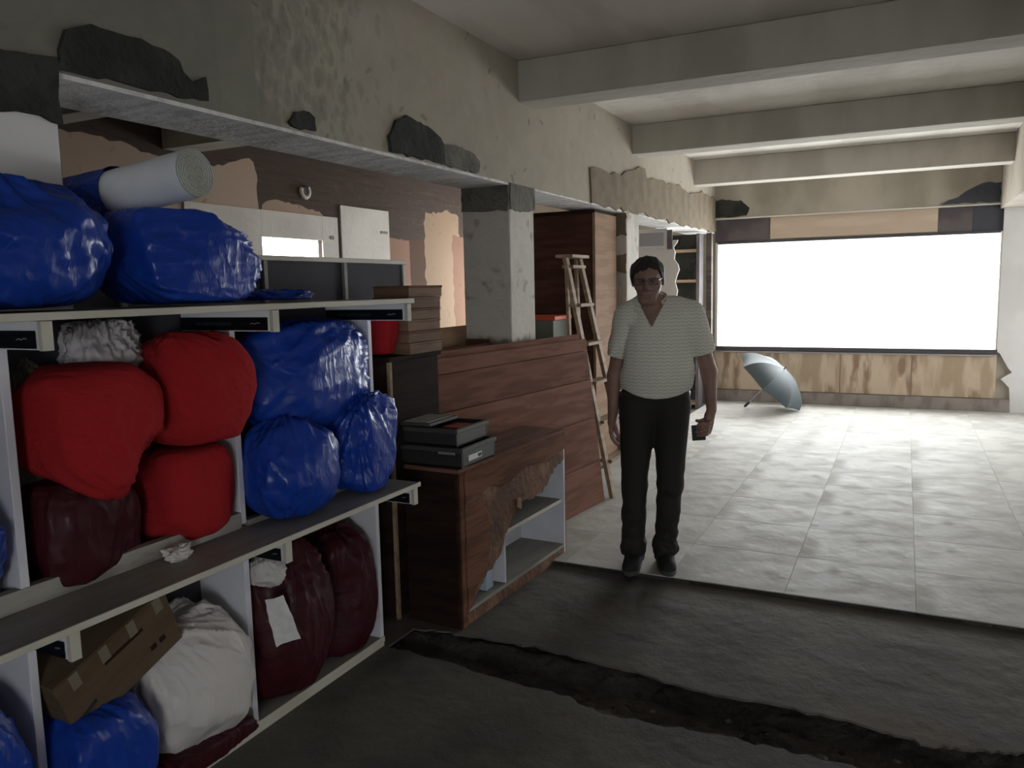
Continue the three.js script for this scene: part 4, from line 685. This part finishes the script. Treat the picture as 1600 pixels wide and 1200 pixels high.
  const handL = (x, y, z) => {
    let d = cap(x, y, z, wrL, [-.193, .80, -.008], .026, .024);
    for (let i = 0; i < 4; i++) d = smin(d, cap(x, y, z, [-.192, .80, -.012 + i * .006], [-.196, .748 - (i === 1 || i === 2 ? .004 : 0), -.036 + i * .021], .016, .0125), .012);
    for (let i = 0; i < 4; i++) { const zz = -.036 + i * .021, L = [.75, .95, 1, .9][i]; d = smin(d, chain(x, y, z, [[-.196, .748, zz], [-.190, .748 - .034 * L, zz + .004], [-.176, .748 - .058 * L, zz + .006], [-.160, .748 - .070 * L, zz + .006]], .0102, .0082), .003); }
    d = smin(d, chain(x, y, z, [[-.186, .79, .014], [-.172, .765, .034], [-.160, .738, .040], [-.156, .718, .038]], .0135, .009), .006);
    return d;
  };
  const HR = surfaceNet(handR, [.22, .72, 0], [.37, .91, .14], .003), HL = surfaceNet(handL, [-.24, .65, -.08], [-.12, .87, .07], .003);
  const bodyG = surfaceNet(bodyF, [-.32, .03, -.2], [.42, 1.56, .2], .012);
  const body = mesh('body', merge([bodyG, headG, HR, HL]), skin, man);
  // eyes, glasses, hair
  const hp = (p) => new THREE.Vector3(...p).applyQuaternion(HQ).add(HP), ingeo = g => { g.applyQuaternion(HQ); g.translate(HP.x, HP.y, HP.z); return g; };
  for (const s of [-1, 1]) mesh('eye', ingeo(new THREE.SphereGeometry(.0115, 16, 12).translate(s * .031, .098, .083)), std('eyeDark' + s, { color: lin(.10, .08, .07), roughness: .2 }), man);
  const hairF = (x, y, z) => {
    const n = nz3(x * 45, y * 12, z * 30), n2 = nz3(x * 110, y * 40, z * 110);
    let d = ell(x, y, z, [-.002, .120, -.006], [.090, .093, .103]) + .006 * n + .003 * n2;
    const ax = Math.abs(x), front = .150 + .012 * Math.sin(x * 40 + 1) + .03 * sstep(.03, .0, ax - .01) * 0 + .014 * n;   // hairline over the forehead
    const side = mix(.078, .15, sstep(.015, .07, z)) + .01 * n, nape = mix(.02, .078, sstep(-.08, .01, z));
    const line = z > .015 ? mix(front, side, sstep(.045, .075, ax)) : nape;
    return Math.max(d, (line - y) * .8);
  };
  mesh('hair', ingeo(surfaceNet(hairF, [-.11, -.02, -.13], [.11, .26, .13], .004)), std('hair', { color: lin(.014, .012, .010), roughness: .6 }), man);
  const gl = new THREE.Group(); gl.name = 'eyeglasses'; man.add(gl); const gm = std('glassesFrame', { color: lin(.02, .018, .018), roughness: .35 });
  for (const s of [-1, 1]) {
    const sh2 = new THREE.Shape(), w = .027, h = .0175, r = .011, rr = (S, k) => { const W = w - k, H = h - k, q = r - k * .5; S.moveTo(-W + q, -H); S.lineTo(W - q, -H); S.quadraticCurveTo(W, -H, W, -H + q); S.lineTo(W, H - q); S.quadraticCurveTo(W, H, W - q, H); S.lineTo(-W + q, H); S.quadraticCurveTo(-W, H, -W, H - q); S.lineTo(-W, -H + q); S.quadraticCurveTo(-W, -H, -W + q, -H); };
    rr(sh2, 0); const ho = new THREE.Path(); rr(ho, .0042); sh2.holes.push(ho);
    mesh('rim', ingeo(new THREE.ExtrudeGeometry(sh2, { depth: .003, bevelEnabled: false }).translate(s * .033, .097, .106)), gm, gl);
    const ls = new THREE.Shape(); rr(ls, .0035); mesh('lens', ingeo(new THREE.ShapeGeometry(ls).translate(s * .033, .097, .1075)), M.lens || std('lens', { color: lin(.95, .95, .95), transmission: 1, thickness: 0, roughness: .03 }), gl);
    mesh('temple', bar(hp([s * .060, .102, .107]).toArray(), hp([s * .082, .098, .0]).toArray(), .003, .004, .001), gm, gl);
  }
  mesh('bridge', bar(hp([-.007, .102, .108]).toArray(), hp([.007, .102, .108]).toArray(), .003, .003, .001), gm, gl);
  // shirt
  const cuff = (s, e, t) => [mix(s[0], e[0], t), mix(s[1], e[1], t), mix(s[2], e[2], t)];
  const sleeve = (x, y, z, s, e) => { const c = cuff(s, e, .66), dx = e[0] - s[0], dy = e[1] - s[1], dz = e[2] - s[2], l = Math.hypot(dx, dy, dz), pl = ((x - c[0]) * dx + (y - c[1]) * dy + (z - c[2]) * dz) / l; let d = cap(x, y, z, s, c, .066, .068) + .005 * nz3(x * 22, y * 16, z * 22); return [d, pl]; };
  const shirtF = (x, y, z) => {
    let d = torso(x, y, z) - .010 - .010 * sstep(1.2, 1.0, y) + .010 * nz3(x * 11, y * 7, z * 11) * sstep(1.32, 1.1, y);
    d = smin(d, cap(x, y, z, [.03, 1.40, -.014], [.022, 1.455, -.010], .084, .066), .04);
    for (const [s, e] of [[shR, elR], [shL, elL]]) { const [q, pl] = sleeve(x, y, z, s, e); d = Math.max(smin(d, q, y > 1.33 ? .04 : .012), pl > 0 && q < d + .02 && Math.abs(x - .05) > .17 ? pl : -9); }
    d = Math.max(d, y - 1.474 + .25 * z, .944 + .05 * ((x - .05) / .19) ** 2 - y);
    const w = (y - 1.322) * .52; if (y > 1.28) d = Math.max(d, -Math.max(Math.abs(x - .018) - w, .025 - z));
    return d;
  };
  const shirtMap = dataTex(256, (u, v) => { const ph = v * 12 * Math.PI * 2 + 1.0 * Math.sin(u * 6 * Math.PI * 2), s = sstep(.1, .8, Math.sin(ph)), k = (.5 + .5 * Math.sin(u * 10 * Math.PI * 2 + (v * 12 | 0) * 1.9)) * .35 + .65, c = mix(1, .76, s * k); return [toS(.70 * c), toS(.69 * c), toS(.61 * c)]; }, true);
  const cloth = std('shirtCloth', { map: rep(shirtMap, .22), roughness: .85, bumpMap: rep(bumpFine, .3), bumpScale: .0015 });
  const shirt = mesh('shirt', surfaceNet(shirtF, [-.30, .92, -.22], [.40, 1.48, .22], .008), cloth, man);
  // collar, placket and buttons follow the surface
  const frontZ = (f, x, y) => { let z = .24; for (let i = 0; i < 60; i++) { const d = f(x, y, z); if (d < .0006) break; z -= Math.max(d * .7, .0006); } return z; };
  for (const s of [-1, 1]) { const pos = [], idx = [], uv = [], N = 16;
    for (let i = 0; i <= N; i++) { const t = i / N, a = mix(Math.PI, .62, t), ix = .021 + s * Math.sin(a) * mix(.070, .080, t), iz = -.006 + Math.cos(a) * .074, iy = 1.512 - .030 * t - .03 * t * t * t, dn = .040 + .035 * t * t, ou = .024 + .014 * t;
      for (const [k, e] of [[0, 0], [.5, .006], [1, 0]]) { pos.push(ix + s * Math.sin(a) * (ou * k + e), iy - dn * k * 1.0, iz + Math.cos(a) * (ou * k + e) + .012 * t * k); uv.push(t * .2, k * .05); } }
    for (let i = 0; i < N; i++) for (let j = 0; j < 2; j++) { const k = i * 3 + j; idx.push(k, k + 1, k + 3, k + 1, k + 4, k + 3); }
    const g = new THREE.BufferGeometry(); g.setAttribute('position', new THREE.Float32BufferAttribute(pos, 3)); g.setAttribute('uv', new THREE.Float32BufferAttribute(uv, 2)); g.setIndex(idx); g.computeVertexNormals(); cloth.side = THREE.DoubleSide; mesh('collar', g, cloth, shirt); }
  { const pos = [], idx = [], uv = [], N = 30; for (let i = 0; i <= N; i++) { const y = mix(.955, 1.318, i / N); [-.016, -.015, .015, .016].forEach((dx, j) => { const x = .020 + dx; pos.push(x, y, frontZ(shirtF, x, y) + (j === 1 || j === 2 ? .0025 : -.002)); uv.push(x, y); }); if (i < N) for (let j = 0; j < 3; j++) { const k = i * 4 + j; idx.push(k, k + 1, k + 4, k + 1, k + 5, k + 4); } }
    const g = new THREE.BufferGeometry(); g.setAttribute('position', new THREE.Float32BufferAttribute(pos, 3)); g.setAttribute('uv', new THREE.Float32BufferAttribute(uv, 2)); g.setIndex(idx); g.computeVertexNormals(); mesh('placket', g, cloth, shirt); }
  for (const y of [1.28, 1.20, 1.12, 1.04]) mesh('button', new THREE.CylinderGeometry(.005, .005, .003, 12).rotateX(Math.PI / 2).translate(.020, y, frontZ(shirtF, .020, y) + .004), M.paperWhite, shirt);
  // trousers
  const trouF = (x, y, z) => {
    const Z = z * 1.3; let d = cap(x, y, Z, [-.035, .935, 0], [.105, .935, 0], .112, .112) / 1.15;
    for (const [h, k, a] of [[hipL, knL, anL], [hipR, knR, anR]]) { d = smin(d, cap(x, y, z, [h[0], h[1] - .02, h[2]], k, .100, .068), .035); const lg = cap(x, y, z, k, [a[0], .10, a[2] + .012], .068, .059); d = smin(d, lg, .02); d = smin(d, cap(x, y, z, [a[0] - .01, .115, a[2] + .02], [a[0] + .01, .115, a[2] + .02], .060, .060), .02); }
    d += .010 * nz3(x * 14, y * 22, z * 14) * sstep(.75, .25, y) + .007 * nz3(x * 30, y * 45, z * 30) * sstep(.3, .12, y);
    return Math.max(d, y - .980, .075 - y);
  };
  mesh('trousers', surfaceNet(trouF, [-.24, .04, -.17], [.31, 1.02, .17], .009), std('trouserCloth', { color: lin(.016, .015, .013), roughness: .85 }), man);
  { const pts = []; for (let i = 0; i < 64; i++) { const a = i / 64 * Math.PI * 2, dx = Math.cos(a), dz = Math.sin(a); let r = .3; for (let j = 0; j < 80; j++) { const d = trouF(.035 + dx * r, .955, dz * r); if (d < .0005) break; r -= Math.max(.0005, d * .6); } pts.push(new THREE.Vector3(.035 + dx * (r + .001), .958, dz * (r + .001))); }
    const g = new THREE.TubeGeometry(new THREE.CatmullRomCurve3(pts, true), 128, .006, 8, true), p = g.attributes.position; for (let i = 0; i < p.count; i++) p.setY(i, .958 + (p.getY(i) - .958) * 2.8); g.computeVertexNormals();
    const b = mesh('belt', g, M.blackPlastic, man), bz = frontZ(trouF, .035, .955); mesh('buckle', bx(.012, .056, .940, .976, bz + .002, bz + .012, .003), M.frameMetal, b); }
  // shoes
  const shoeM = std('shoeDark', { color: lin(.012, .013, .013), roughness: .8 }), soleM = std('shoeSole', { color: lin(.07, .072, .07), roughness: .8 });
  for (const [a, yaw, k] of [[anL, -.12, 0], [anR, .10, 1]]) {
    const s = new THREE.Group(); s.name = 'shoe'; man.add(s); s.position.set(a[0], 0, a[2]); s.rotation.y = yaw;
    const f = (x, y, z) => { let d = cap(x, y * 1.0, z, [0, .045, -.05], [0, .036, .14], .042, .038); d = smin(d, cap(x, y, z, [0, .05, -.04], [0, .105, -.02], .046, .042), .05); d = smin(d, cap(x, y, z, [0, .06, .02], [0, .04, .12], .04, .036), .03); return Math.max(d, .022 - y, y - .125); };
    mesh('upper', surfaceNet(f, [-.07, .0, -.12], [.07, .15, .21], .006), shoeM, s);
    const sp = new THREE.Shape(); sp.moveTo(-.036, -.085); sp.quadraticCurveTo(0, -.11, .036, -.085); sp.quadraticCurveTo(.042, 0, .045, .09); sp.quadraticCurveTo(.042, .175, 0, .186); sp.quadraticCurveTo(-.042, .175, -.045, .09); sp.quadraticCurveTo(-.042, 0, -.036, -.085);
    const g = new THREE.ExtrudeGeometry(sp, { depth: .018, bevelEnabled: true, bevelSize: .003, bevelThickness: .003, bevelSegments: 2 }); g.rotateX(Math.PI / 2); g.translate(0, .024, 0); 
    mesh('sole', g, soleM, s);
    for (let i = 0; i < 4; i++) mesh('lace', bar([-.022, .094 - i * .009, .035 + i * .022], [.022, .094 - i * .009, .035 + i * .022 + (i % 2 ? .008 : -.008)], .005, .005, .002), k ? M.paperWhite : M.blackGrey, s);
  }
}
{ const ph = thing('mobile_phone', 'dark mobile phone held in the man\'s hand', 'phone', [0, 0, 0]);
  ph.position.copy(new THREE.Vector3(.262, .762, .080).multiplyScalar(1.022).applyAxisAngle(new THREE.Vector3(0, 1, 0), .29).add(man.position)); ph.rotation.set(0, .29, .08);
  mesh('case', new RoundedBoxGeometry(.072, .085, .010, 2, .004), std('phoneCase', { color: lin(.05, .05, .055), roughness: .4 }), ph);
  mesh('screen', new RoundedBoxGeometry(.064, .077, .002, 1, .0008).translate(0, 0, .0048), std('phoneGlass', { color: lin(.02, .02, .024), roughness: .12 }), ph); }

renderer.render(scene, camera);
